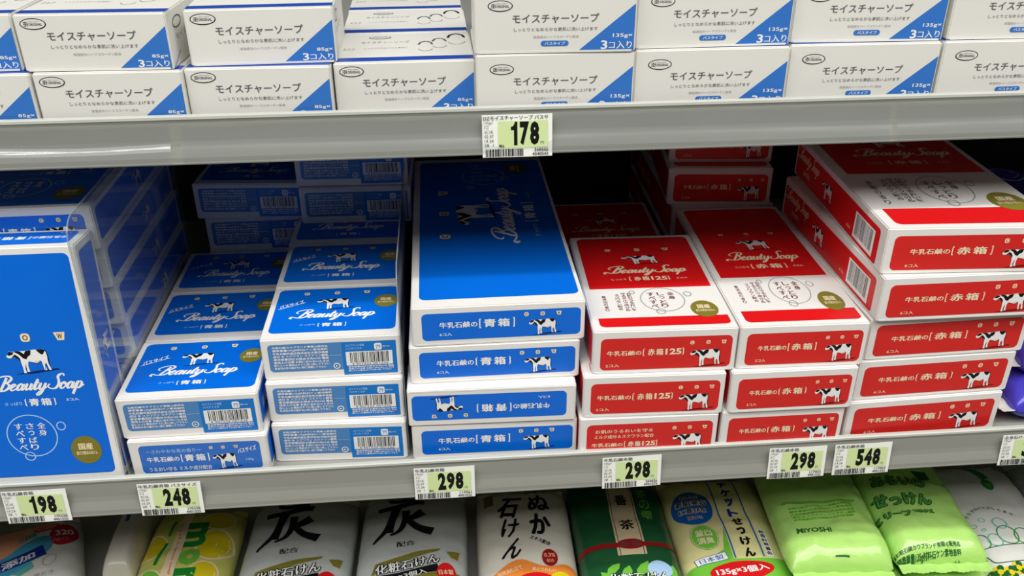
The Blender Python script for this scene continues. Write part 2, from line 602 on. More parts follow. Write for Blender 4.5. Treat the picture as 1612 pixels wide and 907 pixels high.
def bath_box():
    w, d, h = .1, .0786, .0346
    o = carton('soap_box', w, d, h)
    ft, ff = face('top', w, d, h), face('front', w, d, h)
    tp = Ink().rrect(.0045, .0968, .0085, .0745, .0045, BLUE).build('top_panel', o, ft)
    cow(Ink(), .0355, .0605, .0430, .0575, SHADOW_INK).build('cow_emblem', tp, ft, .0002)
    badges(Ink(), (.0262, .0496, .0726), .0668, .0042).build('letter_badges', tp, ft, .0002)
    brand_script(Ink(), .0177, .0810, .0296, .0052, WHITE).build('brand_lettering', tp, ft, .0002)
    k = Ink().text('さっぱり', .0262, .0375, .0182, .0202, PALE, 0, 0.02)
    bracket(k, '青箱', .0395, .0603, .0152, .0212, WHITE)
    k.build('product_lettering', tp, ft, .0002)
    k = Ink().text('バスサイズ', .0068, .0262, .0478, .0533, WHITE, 0, 0.03, 0.2, 0.46)
    k.stroke([(.0072, .0435), (.0265, .0532)], .0005, WHITE)
    k.build('size_lettering', tp, ft, .0002)
    seal(tp, ft, .0882, .0512, .0089, .0098)
    fp = Ink()
    fp.rrect(.0047, .0585, .0068, .0303, .003, BLUE_DULL, 0, (1, 0, 0, 1))
    fp.rect(.0578, .0970, .0020, .0302, BLUE_MID, 1)
    fp = fp.build('back_print_panel', o, ff)
    k = Ink().micro(.0080, .0478, .0088, .0288, 8, WHITE)
    k.ring(.0530, .0102, .0022, .0022, .0007, WHITE)
    k.poly([(.0520, .0094), (.0540, .0098), (.0526, .0110)], WHITE)
    k.rect(.0485, .0570, .0192, .0195, PALE)
    k.micro(.0612, .0945, .0045, .0096, 3, WHITE, lines=FINE[4:])
    k.text('カウブランド青箱', .0605, .0740, .0262, .0282, PALE, 0, 0.02)
    k.text('バスサイズ1P', .0605, .0722, .0236, .0255, PALE, 0, 0.02)
    k.rrect(.0812, .0866, .0226, .0284, .0014, WHITE)
    k.text('プラ', .0822, .0857, .0236, .0272, BLUE_MID, 1, 0.03)
    k.text('外装フィルム', .0872, .0925, .0248, .0262, WHITE, 0, 0.02)
    k.build('fine_print', fp, ff, .0003)
    k = Ink().rect(.0602, .0940, .0100, .0218, WHITE)
    k.barcode(.0632, .0915, .0122, .0212, BLACK, 1, 26, 5)
    k.text('4 901525 001236', .0640, .0905, .0104, .0119, BLACK, 1)
    k.build('barcode', fp, ff, .0003)
    for sd in ('left', 'right'):
        fs = face(sd, w, d, h)
        sp = Ink().rrect(.004, d - .004, .004, h - .004, .003, BLUE).build('end_panel', o, fs)
        k = Ink().text('青箱', .012, .030, .012, .022, WHITE, 0, 0.02)
        cow(k, .042, .062, .009, .021, SHADOW_INK)
        k.build('end_lettering', sp, fs, .0002)
    return o


def bath_box_front_turned():
    """the same box lying the other way round, its name side out"""
    w, d, h = .1, .0786, .0346
    o = carton('soap_box', w, d, h)
    ff, ft = face('front', w, d, h), face('top', w, d, h)
    Ink().rrect(.0045, .0968, .0045, .0740, .0045, BLUE).build('top_panel', o, ft)
    fp = Ink().rrect(.0070, .0945, .0045, .0302, .0035, BLUE_LINE).build('name_panel', o, ff)
    k = Ink().text('〜さわやかな花の香り〜', .0118, .0520, .0228, .0262, PALE, 0, 0.02)
    title(k, '牛乳石鹸の', '青箱', .0115, .0362, .0568, .0138, .0212, WHITE)
    k.text('うるおい守る ミルク成分配合', .0115, .0575, .0062, .0100, WHITE, 0, 0.02)
    k.build('product_lettering', fp, ff, .0002)
    cow(Ink(), .0590, .0765, .0075, .0200, SHADOW_INK).build('cow_emblem', fp, ff, .0002)
    badges(Ink(), (.0590, .0678, .0770), .0258, .0026).build('letter_badges', fp, ff, .0002)
    k = Ink().text('バスサイズ', .0778, .0918, .0205, .0250, WHITE, 0, 0.03, 0.2, 0.2)
    k.text('135g', .0830, .0885, .0120, .0145, PALE, 0, 0.02)
    k.build('size_lettering', fp, ff, .0002)
    for sd in ('left', 'right'):
        fs = face(sd, w, d, h)
        Ink().rrect(.004, d - .004, .004, h - .004, .003, BLUE).build('end_panel', o, fs)
    return o


def blue_six():
    w, d, h = .1251, .3, .0319
    o = carton('soap_box', w, d, h)
    ft, ff = face('top', w, d, h), face('front', w, d, h)
    tp = Ink().rrect(.0058, .1222, .0112, .290, .005, BLUE).build('top_panel', o, ft)
    R90 = lambda u, v: (.0 - v, u)  # reading direction runs towards the back of the shelf

    def turn(k, x, y):
        return k.xf(lambda u, v: (x - v, y + u))
    turn(cow(Ink(), 0, .044, 0, .030, SHADOW_INK), .0672, .1390).build('cow_emblem', tp, ft, .0002)
    turn(badges(Ink(), ((0, 0), (.0470, 0), (.0935, 0)), 0, .0085), .0268, .1172).build('letter_badges', tp, ft, .0002)
    turn(brand_script(Ink(), 0, .118, 0, .0085, WHITE), .0855, .1010).build('brand_lettering', tp, ft, .0002)
    k = Ink().text('さっぱり', -.030, -.006, .001, .005, PALE, 0, 0.02)
    bracket(k, '青箱', 0, .041, -.001, .0105, WHITE)
    k.text('6コ入', .052, .066, .001, .005, PALE, 0, 0.02)
    turn(k, .1060, .1415).build('product_lettering', tp, ft, .0002)
    k = bubble(Ink(), 0, 0, .021, .020, PALE, PALE, ('全身', 'さっぱり', 'すべすべ'))
    turn(k, .066, .250).build('bubble_artwork', tp, ft, .0002)
    seal(tp, ft, .098, .268, .013, .011, rot=math.pi / 2)
    fp = Ink().rrect(.0070, .1220, .0045, .0268, .0035, BLUE).build('front_panel', o, ff)
    title(Ink(), '牛乳石鹸の', '青箱', .0196, .0482, .0740, .0132, .0212, WHITE).text('6コ入', .0195, .0283, .0080, .0106, WHITE, 0, 0.02).build('product_lettering', fp, ff, .0002)
    cow(Ink(), .0842, .1046, .0070, .0188, SHADOW_INK).build('cow_emblem', fp, ff, .0002)
    badges(Ink(), (.0824, .0941, .1059), .0231, .0032).build('letter_badges', fp, ff, .0002)
    for sd in ('left', 'right'):
        fs = face(sd, w, d, h)
        Ink().rrect(.006, d - .006, .004, h - .004, .003, BLUE).build('side_panel', o, fs)
    return o


def red_top(o, w, d, h, name, count, kx, ky):
    """red / white / red printed lid; kx, ky scale the layout of the two-bar box"""
    ft = face('top', w, d, h)
    tp = Ink()
    tp.rrect(.0055, w - .0045, .0650 * ky, d - .0045, .005, RED, 0, (0, 0, 1, 1))
    tp = tp.build('top_panel', o, ft)
    Ink().rrect(.0058, w - .0035, .0060, .0193 * ky, .0045, RED, 0, (1, 1, 0, 0)).build('front_band', o, ft)
    cow(Ink(), .0385 * kx, .0680 * kx, .1082 * ky, .1222 * ky, SHADOW_RED).build('cow_emblem', tp, ft, .0002)
    badges(Ink(), (.0294 * kx, .0544 * kx, .0783 * kx), .1338 * ky, .0046 * kx).build('letter_badges', tp, ft, .0002)
    brand_script(Ink(), .0208 * kx, .0880 * kx, .0912 * ky, .0053 * ky, CREAM).build('brand_lettering', tp, ft, .0002)
    k = Ink().text('しっとり', .0250 * kx, .0368 * kx, .0790 * ky, .0815 * ky, CREAM, 0, 0.02)
    bracket(k, name, .0392 * kx, .0716 * kx, .0768 * ky, .0846 * ky, CREAM)
    k.text(count, .0772 * kx, .0862 * kx, .0790 * ky, .0815 * ky, CREAM, 0, 0.02)
    k.build('product_lettering', tp, ft, .0002)
    k = bubble(Ink(), .0588 * kx, .0455 * ky, .0166 * kx, .0185 * ky, LGREYTXT, MAROON, ('全身', 'しっとり', 'すべすべ'))
    k.vtext('お肌のうるおいを', .0345 * kx, .0040 * kx, .0580 * ky, .0290 * ky, MAROON, 0, 0.01)
    k.vtext('守るミルク成分＆', .0300 * kx, .0040 * kx, .0580 * ky, .0290 * ky, MAROON, 0, 0.01)
    k.vtext('スクワラン配合', .0248 * kx, .0040 * kx, .0560 * ky, .0305 * ky, MAROON, 0, 0.01)
    k.vtext('無添加の香り', .0146 * kx, .0034 * kx, .0540 * ky, .0290 * ky, MAROON, 0, 0.01)
    k.build('bubble_artwork', tp, ft, .0002)
    seal(tp, ft, .0872 * kx, .0290 * ky, .0102 * kx, .0125 * ky)
    return tp


def red_front(o, w, d, h, name, count, variant=False, k0=None):
    ff = face('front', w, d, h)
    kx = w / .1056
    fp = Ink().rrect(.0056, w - .0036, .0032, h - .0060, .004, REDF).build('front_panel', o, ff)
    k = Ink()
    n1 = .0668 if '125' in name else .0640
    if variant:
        k.text('お肌のうるおいを守る', .0120, .0560, .0222, .0255, CREAM, 0, 0.02)
        k.text('ミルク成分＆スクワラン配合', .0115, .0570, .0172, .0205, CREAM, 0, 0.02)
        title(k, '牛乳石鹸の', name, .0096, .0345, .0600, .0084, .0142, CREAM)
    else:
        title(k, '牛乳石鹸の', name, .0103 * kx if '125' in name else .0160 * kx, (.0366 if '125' in name else .0405) * kx, n1 * kx, .0145, .0212, CREAM)
        k.text(count, .0097 * kx if '125' in name else .015 * kx, .0198 * kx if '125' in name else .0235 * kx, .0058, .0084, CREAM, 0, 0.02)
    k.build('product_lettering', fp, ff, .0002)
    cow(Ink(), .0716 * kx, .0945 * kx, .0058, .0190, SHADOW_RED).build('cow_emblem', fp, ff, .0002)
    badges(Ink(), (.0724 * kx, .0842 * kx, .0956 * kx), .0249, .0030 * kx, letter=REDF).build('letter_badges', fp, ff, .0002)
    return fp


def red_125(variant=False):
    w, d, h = .1056, .1588, .0363
    o = carton('soap_box', w, d, h)
    red_top(o, w, d, h, '赤箱125', '2コ入', 1, d / .1622)
    red_front(o, w, d, h, '赤箱125', '2コ入', variant)
    for sd in ('left', 'right'):
        Ink().rrect(.005, d - .005, .004, h - .004, .003, RED).build('side_panel', o, face(sd, w, d, h))
    return o


def red_three():
    w, d, h = .0957, .2139, .0363
    o = carton('soap_box', w, d, h)
    red_top(o, w, d, h, '赤箱', '3コ入', w / .1056, d / .1622 * .88)
    red_front(o, w, d, h, '赤箱', '3コ入')
    for sd in ('left', 'right'):
        fs = face(sd, w, d, h)
        sp = Ink().rrect(.005, d - .005, .004, h - .004, .003, RED).build('side_panel', o, fs)
        brand_script(Ink(), .04, .115, .014, .0055, CREAM).build('brand_lettering', sp, fs, .0002)
    return o


def red_six():
    w, d, h = .1265, .2, .0357
    o = carton('soap_box', w, d, h)
    kx, ky = w / .1056, .2 / .1622 * 1.32
    ft = face('top', w, d, h)
    tp = Ink()
    tp.rrect(.0085, w - .0055, .1045, d - .004, .005, RED, 0, (0, 0, 1, 1))
    tp = tp.build('top_panel', o, ft)
    Ink().rrect(.0085, w - .0055, .0068, .0345, .005, RED, 0, (1, 1, 0, 0)).build('front_band', o, ft)
    cow(Ink(), .046, .082, .166, .182, SHADOW_RED).build('cow_emblem', tp, ft, .0002)
    brand_script(Ink(), .029, .112, .145, .0072, CREAM).build('brand_lettering', tp, ft, .0002)
    k = bracket(Ink(), '赤箱', .052, .083, .124, .133, CREAM)
    k.text('しっとり', .034, .046, .126, .130, CREAM, 0, 0.02).text('6コ入', .092, .102, .126, .130, CREAM, 0, 0.02)
    k.build('product_lettering', tp, ft, .0002)
    k = bubble(Ink(), .0715, .0700, .0195, .0270, LGREYTXT, GREYTXT, ('全身', 'しっとり', 'すべすべ'))
    k.vtext('お肌のうるおいを', .043, .006, .094, .046, GREYTXT, 0, 0.01)
    k.vtext('守るミルク成分＆', .0365, .006, .094, .046, GREYTXT, 0, 0.01)
    k.vtext('スクワラン配合', .030, .006, .092, .050, GREYTXT, 0, 0.01)
    k.vtext('赤箱の香り', .018, .005, .090, .042, GREYTXT, 0, 0.01)
    k.build('bubble_artwork', tp, ft, .0002)
    seal(tp, ft, .1075, .0450, .0135, .0170)
    ff = face('front', w, d, h)
    fp = Ink().rrect(.0060, w - .0050, .0030, h - .0058, .004, REDF).build('front_panel', o, ff)
    k = title(Ink(), '牛乳石鹸の', '赤箱', .0185, .0485, .0780, .0142, .0212, CREAM)
    k.text('6コ入', .0170, .0268, .0052, .0080, CREAM, 0, 0.02)
    k.build('product_lettering', fp, ff, .0002)
    cow(Ink(), .0855, .1105, .0055, .0188, SHADOW_RED).build('cow_emblem', fp, ff, .0002)
    badges(Ink(), (.0865, .0992, .1118), .0250, .0034, letter=REDF).build('letter_badges', fp, ff, .0002)
    for sd in ('left', 'right'):
        fs = face(sd, w, d, h)
        sp = Ink().rrect(.004, .1895, .0020, .0298, .003, RED).build('side_panel', o, fs)
        k = Ink().rect(.1440, .1815, .0045, .0252, WHITE)
        k.barcode(.1470, .1785, .0075, .0240, GREYTXT, 1, 24, 9)
        k.build('barcode', sp, fs, .0002)
        brand_script(Ink(), .0045, .060, .0190, .0048, CREAM).text('[赤箱]', .024, .040, .0070, .0125, CREAM, 0, 0.02).build('brand_lettering', sp, fs, .0002)
        cow(Ink(), .070, .094, .0085, .0220, SHADOW_RED).build('cow_emblem', sp, fs, .0002)
        Ink().text('6コ入', .1305, .1385, .0070, .0100, CREAM, 0, 0.02).build('count_lettering', sp, fs, .0002)
    return o


def blue_three():
    w, d, h = .096, .1840, .0332
    o = carton('soap_box', w, d, h)
    ft = face('top', w, d, h)
    tp = Ink().rrect(.005, w - .005, .0055, d - .005, .004, BLUE).build('top_panel', o, ft)
    cow(Ink(), .0350, .0635, .0925, .1090, SHADOW_INK).build('cow_emblem', tp, ft, .0002)
    badges(Ink(), (.0275, .0505, .0735), .1182, .0062).build('letter_badges', tp, ft, .0002)
    brand_script(Ink(), .0185, .0825, .0775, .0050, WHITE).build('brand_lettering', tp, ft, .0002)
    k = Ink().text('さっぱり', .0255, .0375, .0655, .0682, PALE, 0, 0.02)
    bracket(k, '青箱', .0395, .0605, .0638, .0708, WHITE)
    k.text('3コ入', .0680, .0768, .0672, .0694, WHITE, 0, 0.02)
    k.build('product_lettering', tp, ft, .0002)
    bubble(Ink(), .0385, .0400, .0172, .0172, PALE, WHITE, ('全身', 'さっぱり', 'すべすべ')).build('bubble_artwork', tp, ft, .0002)
    seal(tp, ft, .0738, .0258, .0107, .0118)
    for sd in ('front', 'back'):
        fs = face(sd, w, d, h)
        fp = Ink().rrect(.006, w - .006, .004, h - .0055, .0035, BLUE).build('end_panel', o, fs)
        title(Ink(), '牛乳石鹸の', '青箱', .0105, .0345, .0560, .0120, .0190, WHITE).text('3コ入', .0105, .0180, .0060, .0085, WHITE, 0, 0.02).build('product_lettering', fp, fs, .0002)
        cow(Ink(), .0620, .0835, .0065, .0190, SHADOW_INK).build('cow_emblem', fp, fs, .0002)
        badges(Ink(), (.0615, .0728, .0838), .0240, .0030).build('letter_badges', fp, fs, .0002)
    for sd in ('left', 'right'):
        fs = face(sd, w, d, h)
        sp = Ink().rrect(.006, d - .006, .0045, h - .0045, .003, BLUE).build('side_panel', o, fs)
        cow(Ink(), .092, .112, .009, .021, SHADOW_INK).build('cow_emblem', sp, fs, .0002)
    return o


def white_box(big):
    w, d, h = (.1025, .0805, .0392) if big else (.0904, .0805, .0347)
    o = carton('soap_box', w, d, h, CARD_GREY)
    ff, ft = face('front', w, d, h), face('top', w, d, h)
    dx, dz = (.0062, .0) if big else (0, 0)
    lz = h - .0056 if not big else .0298
    k = Ink().ellipse(.0113 + dx * .85, lz, .0078, .0034, BLACK)
    k.ellipse(.0113 + dx * .85, lz, .0072, .0029, CARD_GREY, 1)
    cx = .0113 + dx * .85
    k.rect(cx - .0056, cx - .0030, lz - .0012, lz + .0012, BLACK, 2)
    k.text('D', cx - .0054, cx - .0044, lz - .0009, lz + .0009, WHITE, 3, 0.02)
    k.text('Z', cx - .0042, cx - .0032, lz - .0009, lz + .0009, WHITE, 3, 0.02)
    k.text('ORIGINAL', cx - .0026, cx + .0056, lz - .0011, lz + .0006, GREYTXT, 2, 0.03)
    k.text('daily zone', cx - .0024, cx + .0040, lz + .0010, lz + .0018, LGREYTXT, 2, 0.02)
    k.build('logo', o, ff, .0002, label='oval black-rimmed logo')
    k = Ink().text('モイスチャーソープ', .0179 + dx, .0712 + dx * 1.2, .0188 if not big else .0190, .0244 if not big else .0246, GREYTXT, 0, 0.012)
    k.text('しっとりとなめらかな素肌に洗い上げます', .0188 + dx, .0712 + dx * 1.1, .0140, .0163, GREYTXT, 0, 0.0)
    k.text('保湿成分ハーフコラーゲン配合', .0310 + dx, .0600 + dx, .0096, .0113, LGREYTXT, 0, 0.0)
    k.build('product_lettering', o, ff, .0002)
    if big:
        k = Ink().rrect(.0420, .0597, .0046, .0080, .0017, TRIBLUE)
        k.text('バスタイプ', .0445, .0575, .0053, .0073, WHITE, 1, 0.02)
        k.build('size_pill', o, ff, .0002)
    tx = w - .0335 if not big else w - .0372
    tr = Ink().poly([(tx, .0008), (w - .0010, .0008), (w - .0010, .0268 if not big else .0300)], TRIBLUE).build('corner_triangle', o, ff)
    k = Ink().text('85g×' if not big else '135g×', (.0783 if not big else .0878), w - .0022, .0072 if not big else .0088, .0098 if not big else .0118, WHITE, 0, 0.015)
    k.text('3', .0692 if not big else .0804, .0730 if not big else .0846, .0020, .0066 if not big else .0076, WHITE, 0, 0.02)
    k.text('コ入り', .0738 if not big else .0854, w - .0022, .0022, .0062 if not big else .0070, WHITE, 0, 0.015)
    k.build('count_lettering', tr, ff, .0002)
    Ink().rect(.0005, w - .0005, .0030, .0125, NAVY).build('edge_stripe', o, ft, .0001)
    k = Ink()
    for (a, b, s) in ((.0590, .0440, 1), (.0685, .0520, 1), (.0805, .0620, 1.25)):
        pts = [(a + .0045 * s * math.cos(t), b + .009 * s * math.sin(t)) for t in [math.pi * i / 10 for i in range(11)]]
        k.stroke(pts, .0014 * s, GREYTXT if s == 1 else BLACK)
        pts = [(a + .0045 * s * math.cos(t), b - .012 + .006 * s * math.sin(t)) for t in [math.pi + math.pi * i / 10 for i in range(11)]]
        k.stroke(pts, .0006, LGREYTXT)
    k.ellipse(.0275, .0675, .0078, .0042, GREYTXT)
    k.ellipse(.0275, .0675, .0070, .0034, CARD_GREY, 1)
    k.text('ORIGINAL', .0222, .0328, .0660, .0690, GREYTXT, 2)
    k.text('モイスチャーソープ', .0150, .0480, .0500, .0565, LGREYTXT)
    k.text('しっとりとなめらかな素肌に', .0180, .0470, .0350, .0385, LGREYTXT)
    k.text('ミルク', .0040, .0120, .0320, .0380, LGREYTXT)
    k.build('soap_artwork', o, ft, .0002)
    fs = face('right', w, d, h)
    k = Ink().ring(.020, h - .009, .0085, .0034, .0009, GREYTXT)
    k.text('モイスチャー', .0140, .0600, .0150, .0190, LGREYTXT)
    k.stroke([(.0, .0005), (.018, .008)], .0006, GREYTXT)
    k.build('side_lettering', o, fs, .0002)
    return o


def copy_tree(o, parent=None):
    c = o.copy()
    COL.objects.link(c)
    if parent:
        c.parent = parent
    for ch in list(o.children):
        copy_tree(ch, c)
    return c


PROTO = {}


def place(kind, x, y, z, rz, label, group, flip=False, stand=False):
    """the first of a kind is the model itself, the others are copies of it and of each of its parts"""
    fn, h = KINDS[kind]
    if kind not in PROTO:
        o = PROTO[kind] = fn()
    else:
        o = copy_tree(PROTO[kind])
    o.location = (x, y, z)
    o.rotation_euler = (0, 0, rz)
    if flip:
        o.location.z = z + h
        o.rotation_euler = (0, math.pi, rz)
    if stand:
        o.location.y = y + h
        o.rotation_euler = (math.pi / 2 - 0.09, 0, rz)
    tag(o, label, 'soap box', group)
    return o


KINDS = {'bath': (bath_box, .0347), 'bathT': (bath_box_front_turned, .0347), 'b6': (blue_six, .0319), 'r125': (red_125, .0363),
         'r125v': (lambda: red_125(True), .0363), 'r3': (red_three, .0363), 'r6': (red_six, .0359), 'b3': (blue_three, .0333),
         'w85': (lambda: white_box(False), .0348), 'w135': (lambda: white_box(True), .0393)}

# ------------------------------------------------------------------ the setting
ZU = 0.2629          # upper shelf surface
ZB = -0.187          # bottom shelf surface
X0, X1 = -0.75, 1.05


def plane_struct(name, x0, x1, y0, y1, z0, z1, m):
    o = bm_obj(name, box_bm(x0, x1, y0, y1, z0, z1), [m])
    o['kind'] = 'structure'
    return o


plane_struct('floor', -4, 4, -5, 3, -1.12, -1.07, FLOORM)
plane_struct('wall_back', X0, X1, 0.475, 0.495, -1.07, 0.95, BACK)


def shelf(zs, y0, label, rlabel, thick=0.018):
    """steel deck with a plastic price rail clipped along its front edge"""
    root = bm_obj('store_shelf', box_bm(X0, X1, y0 + 0.0035, 0.4745, zs - thick, zs, 0.0008), [METAL])
    tag(root, label, 'shelf', 'store shelves')
    zt = zs + 0.0078
    prof = [(0.0030, 0.0), (0.0002, 0.0), (-0.0006, -0.0006), (-0.0008, -0.0022), (0.0000, -0.0034), (0.0002, -0.0040), (-0.0012, -0.0160),
            (-0.0020, -0.0195), (-0.0036, -0.0235), (-0.0046, -0.0262), (-0.0050, -0.0290), (-0.0054, -0.0298), (-0.0052, -0.0306), (-0.0040, -0.0310),
            (-0.0036, -0.0300), (-0.0026, -0.0262), (0.0010, -0.0170), (0.0020, -0.0090), (0.0024, -0.0080), (0.0024, -0.0010)]
    rail = None
    for nm, idx, m in (('price_rail', range(5, 20), RAIL), ('rail_rim', (0, 1, 2, 3, 4, 5, 18, 19), RIM)):
        bm = bmesh.new()
        pr = [prof[i] for i in idx]
        A = [bm.verts.new((X0, y0 + a, zt + b)) for a, b in pr]
        B = [bm.verts.new((X1, y0 + a, zt + b)) for a, b in pr]
        n = len(pr)
        for i in range(n):
            j = (i + 1) % n
            bm.faces.new((A[i], A[j], B[j], B[i]))
        bm.faces.new(A)
        bm.faces.new(B)
        q = bm_obj(nm, bm, [m], rail)
        rail = rail or q
    tag(rail, rlabel, 'price rail', 'price rails')
    return rail


shelf_u = shelf(ZU, 0.0145, 'upper grey store shelf carrying the white soap boxes above one price tag', 'grey plastic price rail of the upper shelf, holding the 178 tag')
shelf_m = shelf(0.0, -0.0125, 'middle grey store shelf carrying the blue and red cow soap boxes', 'grey plastic price rail of the middle shelf, holding seven price tags')
shelf_b = shelf(ZB, -0.0600, 'bottom grey store shelf under the bagged soaps', 'grey plastic price rail of the bottom shelf, below the frame')


def rail_cover(parent, x0, x1, y0, zt, bulge, wav, m):
    """thin clear film snapped over the rail, slightly buckled"""
    bm = bmesh.new()
    nx, nz = 90, 30
    rows = []
    for j in range(nz + 1):
        t = j / nz
        z = zt - 0.0040 - t * 0.0255
        yb = -0.0014 - 0.0042 * t ** 1.6
        row = []
        for i in range(nx + 1):
            s = i / nx
            x = x0 + (x1 - x0) * s
            n = noise.noise(Vector((x * 26 + wav, t * 1.3, 0.3))) * 0.0006
            sm = lambda a, b, q: (lambda k: k * k * (3 - 2 * k))(min(1, max(0, (q - a) / (b - a))))
            wob = 0.03 * math.sin(s * 9 + wav)
            y = y0 + yb - bulge * sm(.48 + wob, .72 + wob, t) * (1 - .8 * sm(.86, 1.0, t)) + n
            row.append(bm.verts.new((x, y, z)))
        rows.append(row)
    for j in range(nz):
        for i in range(nx):
            bm.faces.new((rows[j][i], rows[j + 1][i], rows[j + 1][i + 1], rows[j][i + 1]))
    return bm_obj('clear_cover', bm, [m], parent, True)


rail_cover(shelf_u, -0.42, -0.172, 0.0145, ZU + 0.0078, 0.0032, 1.0, COVER)
rail_cover(shelf_u, -0.166, 0.30, 0.0145, ZU + 0.0078, 0.0014, 5.0, COVER_DULL)
rail_cover(shelf_u, 0.304, 0.62, 0.0145, ZU + 0.0078, 0.0015, 9.0, COVER_DULL)


# clear dividers standing between the stacks
def divider(x, y0, length, height, rz, label):
    r, t = 0.016, 0.0008
    pts = [(0, 0.0)]
    for i in range(9):
        a = math.radians(180 - 90 * i / 8)
        pts.append((r + r * math.cos(a), height - r + r * math.sin(a)))
    pts += [(length, height), (length, 0.0)]
    bm = bmesh.new()
    A = [bm.verts.new((-t / 2, a, b)) for a, b in pts]
    B = [bm.verts.new((t / 2, a, b)) for a, b in pts]
    bm.faces.new(A)
    bm.faces.new(B)
    o = bm_obj('shelf_divider', bm, [CLEAR])
    bm = bmesh.new()
    e = 0.0009
    inn = [(max(a, e) if a < r else a, b) for a, b in pts]
    cx, cz = r, height - r
    inner = [(e, 0.0)] + [(cx + (a - cx) * (1 - e / r), cz + (b - cz) * (1 - e / r)) for a, b in pts[1:10]] + [(length, height - e)]
    outer = pts[:11]
    for sx in (-t * .62, t * .62):
        P = [bm.verts.new((sx, a, b)) for a, b in outer]
        Q = [bm.verts.new((sx, a, b)) for a, b in inner]
        for i in range(len(outer) - 1):
            bm.faces.new((P[i], P[i + 1], Q[i + 1], Q[i]))
    P = [bm.verts.new((-t * .62, a, b)) for a, b in outer]
    Q = [bm.verts.new((t * .62, a, b)) for a, b in outer]
    for i in range(len(outer) - 1):
        bm.faces.new((P[i], P[i + 1], Q[i + 1], Q[i]))
    bm_obj('rounded_edge', bm, [CLEAR_EDGE], o)
    o.location = (x, y0, 0.0002)
    o.rotation_euler = (0, 0, rz)
    tag(o, label, 'divider', 'clear shelf dividers')
    return o


divider(-0.2430, -0.0055, 0.42, 0.209, 0.009, 'clear plastic divider beside the upright blue box at left')
divider(-0.0363, 0.0040, 0.42, 0.160, -0.004, 'clear plastic divider edge-on beside the long blue six-bar boxes')

# ------------------------------------------------------------------ middle shelf: the cow soap boxes
G1_ = 'blue three-bar soap boxes at the far left'
for i, (yy, lab) in enumerate([(.064, 'blue three-bar box at the foot of the stack behind the clear divider'),
                               (.062, 'blue three-bar box second from the foot of the stack behind the clear divider'),
                               (.058, 'blue three-bar box third from the foot of the stack behind the clear divider'),
                               (.054, 'blue three-bar box third from the top of the stack behind the clear divider'),
                               (.049, 'blue three-bar box just under the topmost of the stack behind the clear divider'),
                               (.044, 'topmost flat blue three-bar box above the upright blue box at far left')]):
    place('b3', -.2923, yy, i * .0333, .009, lab, G1_)
place('b3', -.2946, -.0068, 0.0002, 0, 'upright blue soap box standing face-out at the far left of the shelf', G1_, stand=True)

GB = 'blue bath-size soap boxes'
H = .0347
place('bathT', -.1893, -.0057, 0, -.0043, 'bottom front blue box with its name side out, above the 248 tag', GB)
place('bath', -.1918, -.0018, H, .0049, 'front blue box of the lower step, lying on the name-side-out box above the 248 tag', GB)
place('bath', -.1920, .0780, H, .0017, 'second blue box back on the lower step of the left pile', GB)
place('bath', -.1922, .1570, H, -.0026, 'third blue box back on the lower step of the left pile, in shade', GB)
place('bath', -.1920, .0760, 0, 0, 'blue box hidden under the second box of the lower step', GB)
place('bath', -.1920, .1560, 0, 0, 'blue box hidden under the third box of the lower step', GB)
place('bath', -.1740, .2370, 2 * H, -.0005, 'shaded blue barcode-side box under the top one at the back of the left pile', GB)
place('bath', -.1800, .2330, 3 * H, -.0700, 'topmost shaded blue barcode-side box at the back of the left pile', GB)
place('bath', -.1750, .2370, 0, 0, 'blue box hidden at the foot of the back of the left pile', GB)
place('bath', -.1750, .2370, H, 0, 'blue box hidden in the back of the left pile below the shaded barcode-side boxes', GB)

place('bath', -.0873, .0038, 0, -.0400, 'lowest barcode-side blue box of the three-high front stack', GB)
place('bath', -.0877, .0086, H, -.0170, 'middle barcode-side blue box of the three-high front stack', GB)
place('bath', -.0877, .0136, 2 * H, -.0032, 'top blue box of the three-high front stack, beside the long blue boxes', GB)
place('bath', -.0880, .0930, 2 * H, -.0097, 'blue box right behind the top of the three-high front stack', GB)
place('bath', -.0882, .1725, 2 * H, -.0150, 'third blue box back on the taller step, in shade', GB)
place('bath', -.0885, .0895, 0, 0, 'blue box hidden at the foot of the second row of the taller step', GB)
place('bath', -.0885, .0895, H, 0, 'blue box hidden in the middle of the second row of the taller step', GB)
place('bath', -.0885, .1695, 0, 0, 'blue box hidden at the foot of the third row of the taller step', GB)
place('bath', -.0885, .1695, H, 0, 'blue box hidden in the middle of the third row of the taller step', GB)
place('bath', -.0885, .2540, 0, 0, 'blue box hidden at the foot of the back row of the taller step', GB)
place('bath', -.0885, .2540, H, 0, 'blue box hidden one up in the back row of the taller step', GB)
place('bath', -.0885, .2540, 2 * H, 0, 'blue box hidden below the two shaded boxes at the back of the taller step', GB)
place('bath', -.0815, .2150, 3 * H, -.0300, 'shaded barcode-side blue box at the back, just above the taller step', GB)
place('bath', -.0830, .2190, 4 * H, -.0300, 'highest shaded blue box at the back, touching the upper shelf edge in view', GB)

GD = 'long blue six-bar soap boxes'
H = .0320
place('b6', .0297, -.0020, 0, -.0141, 'lowest long blue six-bar box, on the shelf beside the first 298 tag', GD)
place('b6', .0280, -.0030, H, -.0206, 'long blue six-bar box lying upside down, its cow inverted', GD, flip=True)
place('b6', .0313, .0075, 2 * H, -.0011, 'long blue six-bar box second from top, on the upside-down one', GD)
place('b6', .0346, .0084, 3 * H, .0046, 'topmost long blue six-bar box with its big blue lid in view', GD)

